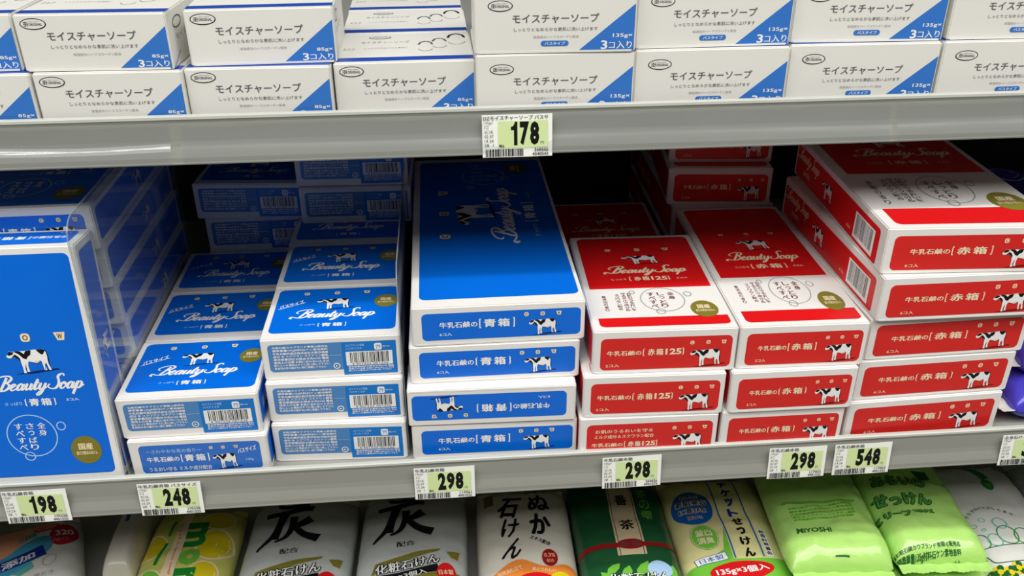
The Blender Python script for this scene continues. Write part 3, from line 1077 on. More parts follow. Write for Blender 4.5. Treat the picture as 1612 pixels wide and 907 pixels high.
GE = 'red two-bar 125 soap boxes'
H = .0364
place('r125v', .1461, -.0105, 0, -.0192, 'lowest red 125 box with three lines of print, above the second 298 tag', GE)
place('r125', .1481, -.0096, H, -.0293, 'middle red 125 box of the front stack beside the blue six-bar boxes', GE)
place('r125', .1544, -.0059, 2 * H, -.0252, 'topmost red 125 box of the front stack with its lid in full view', GE)
place('r125', .1530, .1530, H, -.0150, 'red 125 box in deep shade behind and below the topmost red 125 box', GE)
place('r125', .1530, .1530, 0, -.0150, 'red 125 box hidden beneath the shaded one at the back', GE)

GF = 'red three-bar soap boxes'
place('r3', .2500, -.0105, 0, .0012, 'lowest red three-bar box, just above the third 298 tag', GF)
place('r3', .2532, -.0120, H, -.0042, 'middle red three-bar box of the front stack beside the red 125 boxes', GF)
place('r3', .2566, -.0080, 2 * H, -.0187, 'topmost red three-bar box of the front stack with its lid in view', GF)
for i, lab in enumerate(('red three-bar box hidden at the foot of the back stack', 'red three-bar box hidden one up in the back stack')):
    place('r3', .2600, .2110, i * H, -.02, lab, GF)
place('r3', .2600, .2120, 2 * H, -.02, 'shaded red three-bar box just under the two showing at the back', GF)
place('r3', .2545, .2134, 3 * H, -.1000, 'shaded red three-bar box facing out at the back, second from its top', GF)
place('r3', .2573, .2287, 4 * H, -.0807, 'highest shaded red three-bar box at the back, cut off by the upper shelf edge', GF)

GG = 'large red six-bar soap boxes'
H = .0360
place('r6', .3655, -.0044, 0, .0379, 'bottom large red six-bar box, above the 548 tag', GG)
place('r6', .3681, -.0018, H, .0300, 'second large red six-bar box from the bottom of the tall right stack', GG)
place('r6', .3715, -.0010, 2 * H, .0250, 'middle large red six-bar box of the tall right stack', GG)
place('r6', .3725, -.0065, 3 * H, .0001, 'second large red six-bar box from the top, its side barcode in view', GG)
place('r6', .3710, -.0033, 4 * H, -.0511, 'topmost large red six-bar box with its lid and side barcode in view', GG)

# ------------------------------------------------------------------ upper shelf: the white boxes
GW, GX = 'white 85 gram three-bar soap boxes', 'white 135 gram three-bar soap boxes'
H = .0348
place('w85', -.2975, .0214, ZU, 0, 'lower white soap box cut by the left edge of the photo', GW)
place('w85', -.2055, .0214, ZU, -.0223, 'lower white box at left, just right of the cut-off one', GW)
place('w85', -.1143, .0235, ZU, -.0176, 'lower white box left of the one whose lid is open to view', GW)
place('w85', -.0225, .0293, ZU, .0117, 'lower white box with nothing stacked on it, its blue lid stripe showing', GW)
place('w85', -.0240, .1115, ZU, .0100, 'white box second back in the low gap, behind the unstacked one', GW)
place('w85', -.0255, .1935, ZU, .0100, 'white box third back in the low gap, nearly at the photo top', GW)
place('w85', -.3020, .0277, ZU + H, .0077, 'upper white soap box cut by the left edge of the photo', GW)
place('w85', -.2095, .0241, ZU + H, -.0347, 'upper white box at left whose grey right end shows in a gap', GW)
place('w85', -.1100, .0296, ZU + H, .0255, 'upper white box just left of the low gap', GW)
H = .0393
for x, y, r, lab in ((.0740, .0220, -.0019, 'lower white 135 gram box just left above the 178 tag'), (.1772, .0245, -.0006, 'lower white 135 gram box second from the low gap'),
                     (.2812, .0276, -.0141, 'lower white 135 gram box third from the low gap'), (.3860, .0270, -.0100, 'lower white 135 gram box cut by the right edge')):
    place('w135', x, y, ZU, r, lab, GX)
for x, y, r, lab in ((.0735, .0224, -.0200, 'upper white 135 gram box beside the low gap'), (.1770, .0277, .0150, 'upper white 135 gram box second from the low gap'),
                     (.2815, .0314, -.0300, 'upper white 135 gram box third from the low gap'), (.3880, .0300, -.0150, 'upper white 135 gram box cut by the right edge')):
    place('w135', x, y, ZU + H, r, lab, GX)


# ------------------------------------------------------------------ price tags
def price_tag(price, x, zs, y0, line, label, seed, tilt=0.0, nums=('368666', '4540543'), warpx=0.0):
    w, h = .0456, .0279
    bm = bmesh.new()
    nx = 8
    for sgn in (0,):
        A = [bm.verts.new((w * i / nx, -0.0004 * math.sin(math.pi * i / nx), 0)) for i in range(nx + 1)]
        B = [bm.verts.new((w * i / nx, -0.0004 * math.sin(math.pi * i / nx), h)) for i in range(nx + 1)]
        for i in range(nx):
            bm.faces.new((A[i], A[i + 1], B[i + 1], B[i]))
    bmesh.ops.recalc_face_normals(bm, faces=bm.faces)
    bmesh.ops.solidify(bm, geom=list(bm.faces), thickness=0.0002)
    o = bm_obj('price_tag', bm, [PAPER])
    fr = (Vector((0, -0.0004, 0)), X, Z, -Y)
    gf = Ink().rect(.0103, .0425, .0062, .0238, LIME).build('green_field', o, fr, .0001)
    k = Ink()
    xs = (.0178, .0244, .0310)
    for ch, xa in zip(price, xs):
        if ch == '1':
            k.poly([(xa + .0008 + .0042 * u, .0078 + .0154 * v) for u, v in ((.46, 0), (1, 0), (1, 1), (.62, 1), (.50, .89), (.30, .81), (0, .79), (0, .65), (.46, .65))], BLACK)
        else:
            k.text(ch, xa, xa + .0060, .0078, .0232, BLACK, 0, 0.055)
    k.build('price_digits', o, fr, .0002)
    k = Ink().text(line, .0008, min(.0430, .0008 + .0037 * len(line)), .0244, .0274, GREYTXT, 0, 0.02)
    k.text('135g×', .0012, .0070, .0218, .0238, GREYTXT)
    k.text('3コ', .0012, .0040, .0192, .0212, GREYTXT)
    for i, t in enumerate(('3C1K', '02 07', '14 24', '28  1')):
        k.text(t, .0014, .0072, .0160 - .0029 * i, .0180 - .0029 * i, GREYTXT)
    k.text('税込', .0108, .0142, .0066, .0086, BLACK, 0, 0.03)
    k.text('円', .0378, .0400, .0080, .0100, GREYTXT)
    k.text(nums[0], .0338, .0430, .0036, .0057, GREYTXT, 0, 0.02)
    k.text(nums[1], .0325, .0430, .0008, .0030, GREYTXT, 0, 0.02)
    k.build('small_print', o, fr, .0002)
    Ink().barcode(.0020, .0268, .0006, .0056, BLACK, 0, 24, seed).build('barcode', o, fr, .0002)
    o.location = (x, y0 - 0.0062, zs + 0.0037 - h)
    o.rotation_euler = (-0.10, tilt, 0)
    tag(o, label, 'price tag', 'paper price tags on the shelf rails')
    return o


price_tag('178', .0254, ZU, .0145, 'DZモイスチャーソープ バスサ', 'paper price tag reading 178 on the upper shelf rail', 3)
price_tag('198', -.3318, 0, -.0125, '牛乳石鹸青箱', 'paper price tag reading 198 at the left end of the middle rail', 5, nums=('175338', '4901525'))
price_tag('248', -.2355, 0, -.0125, '牛乳石鹸青箱 バスサイズ', 'paper price tag reading 248 under the blue bath-size boxes', 7, .006, nums=('175338', '4901525'))
price_tag('298', -.0326, 0, -.0125, '牛乳石鹸青箱', 'paper price tag reading 298 under the long blue boxes', 9, nums=('117061', '4901525'))
price_tag('298', .1110, 0, -.0125, '牛乳石鹸赤箱', 'paper price tag reading 298 under the red 125 boxes', 11, -.01, nums=('204826', '4901573'))
price_tag('298', .2412, 0, -.0125, '牛乳石鹸赤箱', 'paper price tag reading 298 right beside the 548 tag', 13, nums=('117062', '4901525'))
price_tag('548', .2935, 0, -.0125, '牛乳石鹸赤箱', 'paper price tag reading 548 under the large red boxes', 15, nums=('117064', '4901525'))
price_tag('398', .4293, 0, -.0125, '全身石けん', 'paper price tag cut off by the right edge of the photo', 17, nums=('304711', '4901525'))


# ------------------------------------------------------------------ bagged soaps on the bottom shelf
def bag_mat(name, rgb, rough=0.28, bump=0.35, scale=38.0, amt=0.03):
    return mat(name, rgb, rough, 0.5, coat=0.25, noise_amt=amt, noise_scale=scale, bump=bump)


class Bag:
    """soft pillow pack: a film skin drawn over a row of soap bars, with crimped ends"""

    def __init__(self, cx, y0, z, w, l, h, rz, m, label, bars=3, wrinkle=1.0, seed=0, group='bagged soaps on the bottom shelf', name='soap_bag', cat='soap bag', crimp=True, seal_m=None):
        self.w, self.l, self.h, self.bars, self.wr, self.seed = w, l, h, bars, wrinkle, seed
        self.cx, self.cy, self.rz = cx, y0 + l / 2, rz
        nx, ny = 44, 64
        bm = bmesh.new()
        T, B = [], []
        for j in range(ny + 1):
            v = l * j / ny
            rt, rb = [], []
            for i in range(nx + 1):
                u = -w / 2 + w * i / nx
                uu = self.inset(u, v)
                rt.append(bm.verts.new((uu, v - l / 2, self.top(u, v))))
                rb.append(bm.verts.new((uu, v - l / 2, self.bot(u, v))) if 0 < i < nx and 0 < j < ny else None)
            T.append(rt)
            B.append(rb)
        for j in range(ny + 1):
            for i in range(nx + 1):
                if B[j][i] is None:
                    B[j][i] = T[j][i]
        for j in range(ny):
            for i in range(nx):
                bm.faces.new((T[j][i], T[j][i + 1], T[j + 1][i + 1], T[j + 1][i]))
                q = [B[j][i], B[j + 1][i], B[j + 1][i + 1], B[j][i + 1]]
                if len(set(q)) == 4 and not all(k in (T[j][i], T[j + 1][i], T[j + 1][i + 1], T[j][i + 1]) for k in q):
                    try:
                        bm.faces.new(q)
                    except ValueError:
                        pass
        self.o = bm_obj(name, bm, [m], None, True)
        self.o.location = (cx, self.cy, z)
        self.o.rotation_euler = (0, 0, rz)
        tag(self.o, label, cat, group)
        if crimp:
            for s in (-1, 1):
                bm = bmesh.new()
                n = 40
                R = []
                for k in range(5):
                    vv = s * (l / 2 - 0.0005 + 0.0095 * k / 4)
                    R.append([bm.verts.new((-w * .47 + w * .94 * i / n, vv + s * (0.0006 * (i % 2) if k == 4 else 0),
                                            self.h * 0.42 + 0.0006 * math.sin(k * 3.1) + 0.0008 * math.sin(i * 0.7 + seed))) for i in range(n + 1)])
                for k in range(4):
                    for i in range(n):
                        bm.faces.new((R[k][i], R[k][i + 1], R[k + 1][i + 1], R[k + 1][i]))
                bmesh.ops.recalc_face_normals(bm, faces=bm.faces)
                bmesh.ops.solidify(bm, geom=list(bm.faces), thickness=0.0003)
                bm_obj('seal_strip', bm, [seal_m or m], self.o)

    def inset(self, u, v):
        t = v / self.l
        e = 1 - 0.05 * (1 - min(1, 8 * t * (1 - t)) ** 0.5)
        return u * e

    def _e(self, t, n, k):
        return max(0.0, 1 - abs(2 * t - 1) ** n) ** k

    def top(self, u, v):
        a, b = u / self.w + 0.5, v / self.l
        e = self._e(a, 4.5, 0.5) * self._e(b, 7.0, 0.5)
        dip = 1.0
        if self.bars > 1:
            dip = 1 - 0.07 * (0.5 - 0.5 * math.cos(2 * math.pi * b * self.bars + math.pi)) ** 3 if False else 1 - 0.08 * abs(math.cos(math.pi * b * self.bars)) ** 6
        p = Vector((u * 30 + self.seed, v * 22, self.seed * .7))
        n = noise.noise(p) * 0.0012 + noise.noise(p * 2.7) * 0.0006
        fold = abs(noise.noise(Vector((u * 16 + v * 9, v * 60, self.seed + 3.1))))
        n += (0.5 - fold) * 0.0010
        return self.h * 0.42 + self.h * 0.58 * e * dip + n * self.wr * min(1, e * 1.2)

    def bot(self, u, v):
        a, b = u / self.w + 0.5, v / self.l
        return self.h * 0.42 * (1 - self._e(a, 4.5, 0.5) * self._e(b, 7.0, 0.5))

    def local(self, x, y):
        c, s = math.cos(-self.rz), math.sin(-self.rz)
        dx, dy = x - self.cx, y - self.cy
        return dx * c - dy * s, dx * s + dy * c

    def warp(self, x, y, lift):
        u = max(-self.w / 2, min(self.w / 2, x))
        v = max(0, min(self.l, y + self.l / 2))
        return Vector((self.inset(u, v), v - self.l / 2, self.top(u, v) + lift))

    def ink(self, k, name, lift=0.0005, place_world=True, label=None):
        """shapes drawn at their place on the shelf are laid on the skin"""
        if place_world:
            k.xf(self.local)
        return k.build(name, self.o, None, lift, self.warp, label)


HB = 0.038
WHITEBAG = bag_mat('white_film', (226, 226, 220))
GREYBAG = bag_mat('silver_grey_film', (190, 194, 192), 0.25, 0.6, amt=0.16)
MILKBAG = bag_mat('warm_white_film', (222, 218, 204), 0.28, 0.3)
TEABAG = bag_mat('dark_tea_green_film', (32, 88, 52), 0.3, 0.3)
YELBAG = bag_mat('pale_yellow_film', (232, 224, 160), 0.3, 0.3)
LIMEBAG = bag_mat('lime_green_film', (182, 230, 122), 0.22, 0.6)
LEMONBAG = bag_mat('clear_lemon_film', (214, 216, 112), 0.22, 0.6)
PURPLE = bag_mat('violet_film', (74, 66, 196), 0.22, 0.6)
GREEN = mat('leaf_green_print', (22, 140, 52), 0.4, 0.4)
GREEN_L = mat('light_green_print', (118, 196, 66), 0.4, 0.4)
GREEN_M = mat('mid_green_print', (92, 170, 74), 0.4, 0.4)
GREEN_D = mat('deep_green_print', (30, 96, 44), 0.4, 0.4)
ORANGE = mat('orange_print', (236, 140, 60), 0.4, 0.4)
PEACH = mat('peach_print', (240, 168, 128), 0.4, 0.4)
CRIMSON = mat('crimson_print', (206, 30, 62), 0.4, 0.4)
SKY = mat('sky_blue_print', (70, 172, 212), 0.4, 0.4)
TEAL = mat('teal_print', (96, 190, 178), 0.4, 0.4)
DEEPBLUE = mat('deep_blue_print', (20, 52, 150), 0.4, 0.4)
SIGNRED = mat('sign_red_print', (216, 24, 28), 0.4, 0.4)
DARKRED = mat('dark_red_print', (150, 26, 30), 0.4, 0.4)
BEIGE = mat('beige_print', (216, 196, 160), 0.45, 0.4)
YELLOW = mat('lemon_print', (228, 206, 30), 0.4, 0.4)
DISC_BLUE = mat('disc_blue_print', (28, 98, 186), 0.4, 0.4)

# the bag reading 320 and additive-free, turned askew
b = Bag(-.386, -.014, ZB, .097, .144, HB, .34, WHITEBAG, 'white soap bag with a crimson 320 disc and orange and blue print, at far left', seed=1)
k = Ink()
k.poly([(-.452, .118), (-.398, .128), (-.384, .122), (-.390, .104), (-.400, .088), (-.400, .070), (-.420, .060), (-.452, .080)], PEACH)
b.ink(k, 'orange_field')
k = Ink()
k.poly(spline([(-.425, .064), (-.404, .082), (-.389, .100), (-.376, .103), (-.371, .090), (-.380, .072), (-.392, .056), (-.410, .044), (-.425, .050)], 5), SKY, 1)
k.poly([(-.4245, .0590), (-.4205, .0470), (-.3705, .0790), (-.3790, .0925)], DEEPBLUE, 2)
k.text('無添加', -.4200, -.3775, .0635, .0735, WHITE, 3, 0.03, 0.15, 0.62)
k.poly([(-.392, .0565), (-.380, .0700), (-.376, .0640), (-.384, .0530)], TEAL, 1)
b.ink(k, 'ribbon_lettering')
k = Ink().ellipse(-.3665, .1075, .0112, .0142, CRIMSON, 1)
k.text('320', -.3735, -.3590, .1060, .1135, WHITE, 2, 0.03, 0, .45)
k.text('円おトク', -.3720, -.3600, .0985, .1020, PEACH, 2, 0.02, 0, .45)
b.ink(k, 'price_disc', label='crimson disc with white figures')
k = Ink().ellipse(-.3835, .1150, .0105, .0048, SIGNRED, 2, 24, .45)
k.ellipse(-.3835, .1150, .0088, .0034, PEACH, 3, 24, .45)
k.text('石けん', -.3895, -.3775, .1132, .1166, SIGNRED, 4, 0.02, 0, .45)
k.text('ふわ', -.4030, -.3930, .0960, .1060, SKY, 2, 0.04, 0.1, .4)
k.text('泡', -.3950, -.3890, .1010, .1090, SKY, 2, 0.04, 0.1, .4)
k.stroke(spline([(-.3705, .072), (-.3665, .078), (-.3620, .0775), (-.3605, .070), (-.3640, .064), (-.369, .066), (-.3705, .072)], 4), .0006, LGREYTXT, 2)
k.text('釜だき', -.372, -.356, .052, .057, LGREYTXT, 2, 0, 0, .3)
b.ink(k, 'small_print')

# plain white-wrapped pack beside it
b = Bag(-.3045, .0520, ZB, .029, .100, .046, .02, MILKBAG, 'narrow plain cream pack wedged right of the white 320 bag', bars=1, seed=14, crimp=False)
b.ink(Ink().poly([(-.3100, .128), (-.3060, .128), (-.3050, .108), (-.3080, .106)], DISC_BLUE), 'blue_mark')

# lemon bag
b = Bag(-.2480, -.022, ZB, .084, .158, HB, -.02, LEMONBAG, 'yellow-green soap bag with lemons and big green letters mor', seed=2, wrinkle=1.6)
k = Ink()
for x, y, rx, ry, m_ in ((-.2235, .080, .0150, .0180, YELLOW), (-.2790, .080, .0130, .0150, YELLOW), (-.2270, .042, .0130, .0150, YELLOW), (-.2730, .036, .0120, .0140, GREEN_L), (-.2450, .016, .016, .014, YELLOW), (-.2250, .112, .013, .012, YELLOW)):
    k.ellipse(x, y, rx * 1.12, ry * 1.12, CREAM, 0)
    k.ellipse(x, y, rx, ry, m_, 1)
k.poly([(-.2590, .125), (-.2500, .125), (-.2520, .02), (-.2640, .02)], CREAM, 2)
b.ink(k, 'lemon_artwork')
k = Ink()
for s, yc, hh in (('m', .0935, .0150), ('o', .0650, .0105), ('r', .0420, .0090), ('e', .0220, .0090)):
    k.text(s, -.2418 - hh, -.2418 + hh, yc - .0095, yc + .0095, GREEN if s != 'o' else GREEN_L, 3, 0.05, 0, -math.pi / 2)
k.poly([(-.2680, .0860), (-.2650, .0850), (-.2690, .0570), (-.2720, .0570)], GREEN, 3)
k.poly([(-.2655, .1120), (-.2630, .1120), (-.2660, .0940), (-.2680, .0940)], GREEN, 3)
k.text('せっけん lemon soap', -.2890, -.2240, .0755, .0790, ORANGE, 3, 0.03, 0, -1.53)
k.xf(lambda x, y: (x, y))
b.ink(k, 'green_lettering')


def charcoal(cx, y0, dx, label, seed):
    """silver-grey pack with the brushed charcoal character"""
    b = Bag(cx, y0, ZB, .101, .162, HB, -.035, GREYBAG, label, seed=seed)
    k = Ink()
    B = lambda *p: [(x + dx, y) for x, y in p]
    # brushed character: mountain radical on top, cliff and fire below
    for pts, w0, w1 in ((B((-.0640, .1330), (-.0630, .1230), (-.0380, .1265)), .0040, .0050), (B((-.0500, .1400), (-.0505, .1300), (-.0510, .1235)), .0055, .0050), (B((-.0390, .1340), (-.0385, .1270)), .0040, .0040),
                        (B((-.0760, .1105), (-.0620, .1130), (-.0430, .1190), (-.0330, .1185)), .0048, .0062), (B((-.0580, .1160), (-.0630, .0960), (-.0700, .0800), (-.0790, .0665)), .0075, .0016),
                        (B((-.0500, .1080), (-.0505, .0960), (-.0560, .0820), (-.0640, .0760)), .0065, .0020), (B((-.0620, .0950), (-.0640, .0870), (-.0650, .0800)), .0040, .0060),
                        (B((-.0340, .1040), (-.0420, .0985), (-.0480, .0960)), .0080, .0040), (B((-.0490, .0960), (-.0400, .0865), (-.0330, .0820), (-.0250, .0790)), .0040, .0090)):
        q = spline(pts, 6)
        k.stroke(q, [1.25 * (w0 + (w1 - w0) * i / (len(q) - 1)) for i in range(len(q))], BLACK, 1)
    b.ink(k, 'brushed_character', label='black brush-drawn character')
    k = Ink().text('配合', -.0578 + dx, -.0412 + dx, .0612, .0672, BLACK, 1, 0.015, 0, .08)
    k.poly(B((-.0790, .0300), (-.0760, .0420), (-.0420, .0530), (-.0180, .0560), (-.0200, .0530), (-.0480, .0450)), OLIVE, 1)
    k.poly(B((-.0790, .0180), (-.0780, .0270), (-.0215, .0380), (-.0180, .0310)), BLACK, 1)
    k.poly(B((-.0130, .0520), (-.0010, .0540), (-.0030, .0440), (-.0085, .0450)), OLIVE, 1)
    k.poly(B((-.0790, .0170), (-.0200, .0300), (.0020, .0290), (.0000, .0220), (-.0300, .0180), (-.0780, .0040)), OLIVE, 1)
    k.text('135g×3個入', -.0700 + dx, -.0300 + dx, .0235, .0305, WHITE, 2, 0.02, 0, .17)
    b.ink(k, 'olive_bands')
    k = Ink()
    k.text('化粧石けん', -.0770 + dx, -.0180 + dx, .0335, .0455, BLACK, 3, 0.11, 0.1, .17)
    k.text('化粧石けん', -.0760 + dx, -.0190 + dx, .0343, .0447, WHITE, 4, 0.02, 0.1, .17)
    b.ink(k, 'product_lettering')
    k = Ink().ellipse(-.0135 + dx, .0290, .0084, .0098, SIGNRED, 3)
    k.text('日本製', -.0200 + dx, -.0070 + dx, .0262, .0322, CREAM, 4, 0.02, 0, .1)
    b.ink(k, 'origin_disc', label='red disc reading made in japan')
    return b


charcoal(-.1490, -.020, -.1045, 'left one of the two silver-grey soap bags with a black brush character', 3)
charcoal(-.0445, -.024, 0.0, 'right one of the two silver-grey soap bags with a black brush character', 4)

# rice-bran bag
b = Bag(.0600, -.026, ZB, .090, .164, HB, -.02, MILKBAG, 'cream soap bag with tall brushed black lettering and an orange band', seed=5)
k = Ink()
k.text('ぬ', .0655, .0862, .0965, .1195, BLACK, 1, 0.035)
k.text('米', .0640, .0860, .1240, .1420, BLACK, 1, 0.035)
k.text('か', .0652, .0848, .0650, .0935, BLACK, 1, 0.045)
k.text('石', .0375, .0570, .0900, .1180, BLACK, 1, 0.035, .3)
k.text('け', .0388, .0545, .0640, .0890, BLACK, 1, 0.03, .2)
k.text('ん', .0405, .0560, .0375, .0630, BLACK, 1, 0.03, .4)
k.text('エキス配合', .0625, .0828, .0550, .0600, BLACK, 1, 0.03, 0, -.55)
b.ink(k, 'brushed_lettering')
k = Ink().poly(spline([(.0170, .0120), (.0290, .0220), (.0420, .0330), (.0540, .0365), (.0680, .0300), (.0790, .0270), (.0940, .0300), (.1030, .0250)], 4) + [(.1040, -.012), (.0180, -.012)], ORANGE, 1)
k.ellipse(.0640, .0080, .0170, .0130, SIGNRED, 2)
k.ellipse(.0860, .0080, .0110, .0120, YELLOW, 2)
k.text('自然派仕立て', .0310, .0540, .0215, .0265, CREAM, 3, 0.02, 0, .35)
k.text('肌にうれしい', .0620, .0830, .0215, .0255, CREAM, 3, 0.02, 0, -.2)
b.ink(k, 'orange_band')
k = Ink().ellipse(.0790, .0365, .0070, .0094, DARKRED, 3)
k.text('0.3%', .0740, .0840, .0370, .0410, PEACH, 4, 0.02)
k.text('配合', .0760, .0825, .0315, .0350, PEACH, 4, 0.02)
b.ink(k, 'red_disc')
b.ink(Ink().rect(.0240, .0330, .1080, .1280, OLIVE, 1), 'gold_mark')

# tea bag
b = Bag(.1515, -.028, ZB, .092, .168, HB, -.012, TEABAG, 'dark green soap bag with a beige name strip tied by a red ribbon', seed=6)
k = Ink().poly([(.1440, .1340), (.1680, .1340), (.1665, .0335), (.1400, .0335)], BEIGE, 1)
for a in ((.1455, .1426), (.1668, .1642)):
    k.stroke([(a[0], .1340), (a[1], .0335)], .0006, BLACK, 2)
k.text('番', .1490, .1612, .0975, .1115, BLACK, 2, 0.03)
k.text('茶', .1482, .1618, .0640, .0790, BLACK, 2, 0.03)
b.ink(k, 'name_strip')
k = Ink().poly([(.1060, .0420), (.1970, .0425), (.1970, .0475), (.1060, .0480)], DARKRED, 3)
k.ellipse(.1536, .0455, .0125, .0062, DARKRED, 4)
k.ellipse(.1480, .0455, .0045, .0038, MAROON, 5)
k.ellipse(.1590, .0455, .0045, .0038, MAROON, 5)
b.ink(k, 'red_ribbon', label='dark red printed ribbon')
k = Ink()
for x, y, s, a in ((.1330, .0180, .010, .8), (.1440, .0120, .011, 1.2), (.1590, .0160, .012, 1.0), (.1660, .0060, .010, 2.0), (.1270, .0080, .010, 2.2), (.1850, .0120, .010, 1.4)):
    c, s_ = math.cos(a), math.sin(a)
    k.poly([(x + s * (u * c - v * s_), y + s * (u * s_ + v * c)) for u, v in ((-1, 0), (-.3, .4), (.4, .35), (1, 0), (.4, -.35), (-.3, -.4))], GREEN_L, 1)
b.ink(Ink().ellipse(.1740, .0150, .0110, .0110, PALE, 2), 'pale_disc')
b.ink(k, 'leaf_artwork')
k = Ink()
k.text('化粧石けん', .1260, .1820, .0010, .0120, BLACK, 3, 0.09, .1)
k.text('化粧石けん', .1265, .1815, .0015, .0115, WHITE, 4, 0.02, .1)
b.ink(k, 'product_lettering')
b.ink(Ink().vtext('茶の雫', .1770, .011, .1200, .0760, GREEN_L, 2, 0.0), 'side_lettering')

# ticket bag
b = Bag(.2475, -.034, ZB, .101, .172, HB, -.005, YELBAG, 'pale yellow soap bag with a blue disc and a red oval', seed=7)
k = Ink()
for xa, xb in ((.2455, .2440), (.2700, .2700)):
    k.stroke([(xa, .1330), (xb, .0225)], .0013, DISC_BLUE, 1)
for i, ch in enumerate('チケットせっけん'):
    yc = .1180 - i * .01285
    sz = .0050 if ch not in 'ッっ' else .0040
    k.text(ch, .2585 - sz, .2585 + sz, yc - .0050, yc + .0050, DEEPBLUE if i < 4 else BLACK, 1, 0.055)
b.ink(k, 'name_lettering')
k = Ink().ellipse(.2215, .0885, .0192, .0222, DISC_BLUE, 1)
for s, x0_, x1_, y0_, y1_ in (('あしたの', .2120, .2310, .1000, .1060), ('素肌美容', .2060, .2370, .0915, .0985), ('に喜びを', .2080, .2350, .0820, .0895), ('届ける', .2140, .2290, .0735, .0795)):
    k.text(s, x0_, x1_, y0_, y1_, WHITE, 2, 0.10)
    k.text(s, x0_ + .0003, x1_ - .0003, y0_ + .0002, y1_ - .0002, BLACK, 3, 0.03)
b.ink(k, 'blue_disc', label='blue disc filled with outlined lettering')
k = Ink().ellipse(.2228, .0492, .0127, .0158, GREEN_L, 1)
k.ring(.2228, .0492, .0118, .0147, .0005, CREAM, 2)
k.text('釜出', .2150, .2306, .0500, .0580, CREAM, 2, 0.04).text('消臭', .2150, .2306, .0405, .0485, CREAM, 2, 0.04)
b.ink(k, 'green_disc')
k = Ink()
nh = Ink().rect(-.0150, .0150, -.0042, .0042, DEEPBLUE, 1).rect(-.0145, .0145, -.0037, .0037, WHITE, 2)
nh.text('日本製', -.0115, .0115, -.0028, .0028, DISC_BLUE, 3, 0.02)
a = .17
nh.xf(lambda u, v: (.2222 + u * math.cos(a) - v * math.sin(a), .0232 + u * math.sin(a) + v * math.cos(a)))
b.ink(nh, 'origin_label')
k = Ink().rect(.2730, .2795, .0230, .0545, WHITE, 1)
k.vtext('無香料無着色', .2762, .0055, .0540, .0240, BLACK, 2, 0.03)
b.ink(k, 'small_print')
k = Ink().ellipse(.2450, .0068, .0290, .0112, SIGNRED, 2, 36, .07)
k.text('135g×3個入', .2215, .2690, .0022, .0115, WHITE, 3, 0.03, 0, .07)
b.ink(k, 'red_oval', label='red oval with the weight in white')
k = Ink().poly([(.1990, .0180), (.2100, .0180), (.2360, .0330), (.2430, .0600), (.2420, .0220), (.2900, .0200), (.2900, -.02), (.2000, -.02)], GREEN_L, 0)
b.ink(k, 'green_swirl', 0.0003)


def lime(cx, y0, z, w, rz, label, seed, back=True):
    """lime film pack; back=True shows its plain back with the maker's lettering"""
    b = Bag(cx, y0, z, w, .150, .034, rz, LIMEBAG, label, seed=seed, wrinkle=3.0)
    return b


def lime_back(b, x, y, s=1.0):
    k = Ink()
    k.text('MiYOSHI', x - .0150 * s, x + .0150 * s, y - .0032, y + .0032, GREEN_D, 1, 0.02, .1, -.08)
    b.ink(k, 'maker_lettering')
    k = Ink().micro(x - .012, x + .046, y + .014, y + .032, 5, GREEN_L)
    k.poly([(x - .016, y + .036), (x + .050, y + .032), (x + .051, y + .035), (x - .016, y + .039)], GREEN_L, 1)
    k.stroke([(x + .010, y - .0255), (x + .022, y - .0270)], .0011, GREEN_D, 1)
    b.ink(k, 'fine_print')


z2 = ZB + .0335
b = lime(.3470, -.034, ZB, .090, -.015, 'lime green soap bag under the front edge of the one marked in capitals', 8)
b = lime(.3310, -.0120, z2, .0925, -.065, 'lime green soap bag lying on another, capital letters on its wrinkled back', 9)
lime_back(b, .3095, .0195)
b = lime(.4300, -.032, ZB, .072, -.01, 'lime green soap bag at the bottom right corner between the bathtub bag and capitals bag', 10)
b = lime(.4200, -.010, z2, .0830, -.05, 'lime green soap bag with dark green cartoon-outlined lettering, beside the bathtub bag', 11)
K2 = .9474
S2 = lambda x, y: (x * K2, -.5477 + K2 * (y + .5477))
k = Ink()
for s, x0_, x1_, y0_, y1_ in (('あらいの', .4080, .4600, .1010, .1180), ('せっけん', .4000, .4540, .0760, .0930), ('スリープ', .3930, .4270, .0620, .0720), ('つめかえ', .4290, .4490, .0640, .0690)):
    k.text(s, x0_, x1_, y0_, y1_, GREEN_D, 2, 0.10, 0, -.16)
    k.text(s, x0_ + .0010, x1_ - .0010, y0_ + .0008, y1_ - .0008, GREEN_M, 4, 0.03, 0, -.16)
k.xf(S2)
b.ink(k, 'outlined_lettering')
k = Ink().poly([(.4540, .1240), (.4690, .1230), (.4680, .1110), (.4580, .1110)], GREEN_D, 2)
k.xf(S2)
b.ink(k, 'green_patch')
k = Ink().micro(.3950, .4560, .0100, .0300, 4, GREEN_D)
k.text('MiYOSHI', .4080, .4400, .0005, .0065, GREEN_D, 2, 0.02)
k.xf(S2)
b.ink(k, 'fine_print')

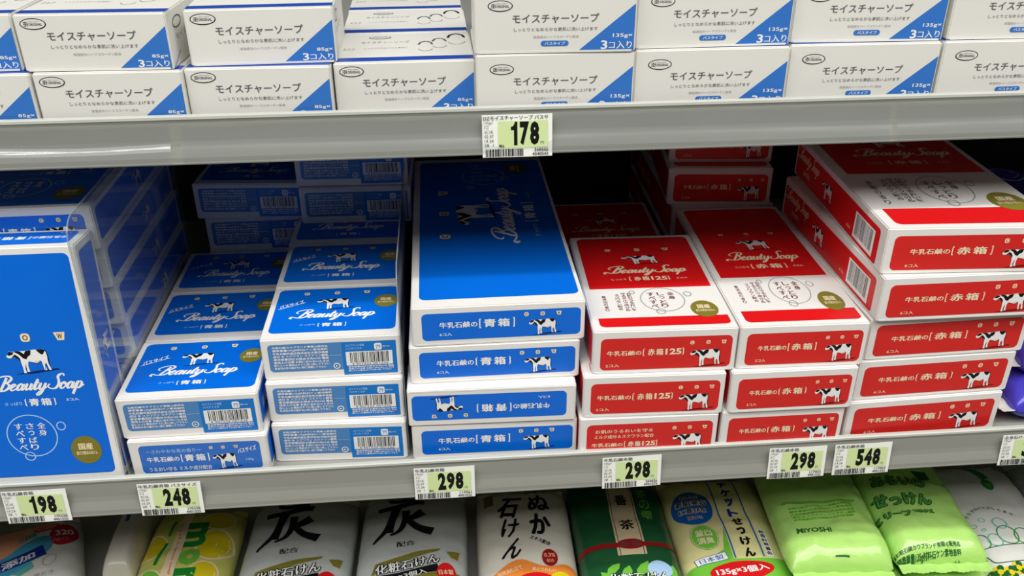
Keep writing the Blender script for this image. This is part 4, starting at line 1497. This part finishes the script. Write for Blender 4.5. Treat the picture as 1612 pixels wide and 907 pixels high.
# bathtub bag
b = Bag(.5090, -.036, ZB, .092, .172, HB, -.03, WHITEBAG, 'white soap bag with a green line drawing of a bathtub', seed=12)
k = Ink()
tubx, tuby = .4960, .0165
k.stroke([(tubx - .030, tuby), (tubx + .034, tuby + .001)], .0009, GREEN_D, 1)
k.stroke(spline([(tubx - .029, tuby), (tubx - .026, tuby - .010), (tubx - .022, tuby - .018), (tubx - .004, tuby - .020), (tubx + .016, tuby - .019), (tubx + .024, tuby - .014), (tubx + .031, tuby)], 4), .0008, GREEN_D, 1)
for x, y, r in ((-.022, .008, .0070), (-.010, .0075, .0060), (.004, .012, .0090), (.004, .026, .0058), (.018, .009, .0080), (.028, .006, .0055)):
    k.ring(tubx + x, tuby + y, r, r * 1.15, .0009, TEAL if r < .007 else GREEN, 1)
for x, y, r in ((-.020, .026, .0022), (-.010, .032, .0026), (-.014, .020, .0016)):
    k.ring(tubx + x, tuby + y, r, r, .0005, TEAL, 1)
for i, ch in enumerate('みんなを白くやさしく洗う'):
    t = i / 11
    x = .4720 + .0450 * t
    y = .0530 + .0110 * math.sin(math.pi * t)
    k.text(ch, x - .0016, x + .0016, y - .0018, y + .0018, GREEN_D, 1, 0.02, 0, .6 * (0.5 - t))
b.ink(k, 'bathtub_artwork', label='green line drawing of a bathtub')
k = Ink().poly([(.5080, .1330), (.5170, .1330), (.5245, .1040), (.5175, .1030)], GREEN, 1)
k.ellipse(.5180, .0950, .0052, .0076, GREEN, 1)
k.text('詰替', .5150, .5210, .0930, .0970, GREEN_L, 2, 0.02)
b.ink(k, 'green_banner')
k = Ink()
for x, y in ((.4640, -.012), (.4720, -.010), (.4800, -.013), (.4880, -.010), (.4970, -.012), (.5060, -.011)):
    for i in range(6):
        a = i * math.pi / 3
        k.ellipse(x + .0030 * math.cos(a), y + .0040 * math.sin(a), .0026, .0030, GREEN_D if i % 2 else YELLOW, 1 + i % 2, 10)
    k.ellipse(x, y, .0022, .0028, YELLOW, 3, 10)
b.ink(k, 'flower_border')
b = Bag(.6010, -.03, ZB, .080, .165, HB, -.05, GREYBAG, 'grey soap bag cut off by the right edge beside the bathtub bag', seed=13)
b.ink(Ink().micro(.562, .575, .050, .110, 6, LGREYTXT), 'fine_print')

# ------------------------------------------------------------------ violet pouches at the right end of the middle shelf
SEALW = mat('white_crimp_film', (226, 224, 214), 0.35, 0.5)


def pouch(x, y, z, rz, label, seed, h=.033):
    b = Bag(0, 0, 0, .082, .105, h, 0, PURPLE, label, bars=1, wrinkle=2.2, seed=seed, group='violet soap pouches', name='soap_pouch', cat='soap pouch', seal_m=SEALW)
    k = Ink().stroke(spline([(-.030, -.006), (-.014, .006), (.004, .002), (.020, .010), (.031, .008)], 6), .0022, PALE, 1)
    b.ink(k, 'pale_swash', place_world=False)
    b.ink(Ink().ring(0, .022, .016, .012, .001, PALE, 1), 'ring_mark', place_world=False)
    b.o.location = (x, y, z)
    b.o.rotation_euler = (0, 0, rz)
    return b


pouch(.4960, .040, 0.0005, math.pi / 2 + .03, 'lowest violet soap pouch at the shelf front, right of the large red boxes', 21)
pouch(.5060, .052, .0320, math.pi / 2 - .06, 'violet soap pouch lying on the lowest one, right of the large red boxes', 22)
for i in range(3):
    pouch(.5900 - .004 * i, .270, .0005 + .032 * i, .08 - .05 * i, ('violet soap pouch at the foot of the dark rear pile', 'violet soap pouch in the middle of the dark rear pile', 'topmost violet soap pouch of the dark rear pile')[i], 23 + i)
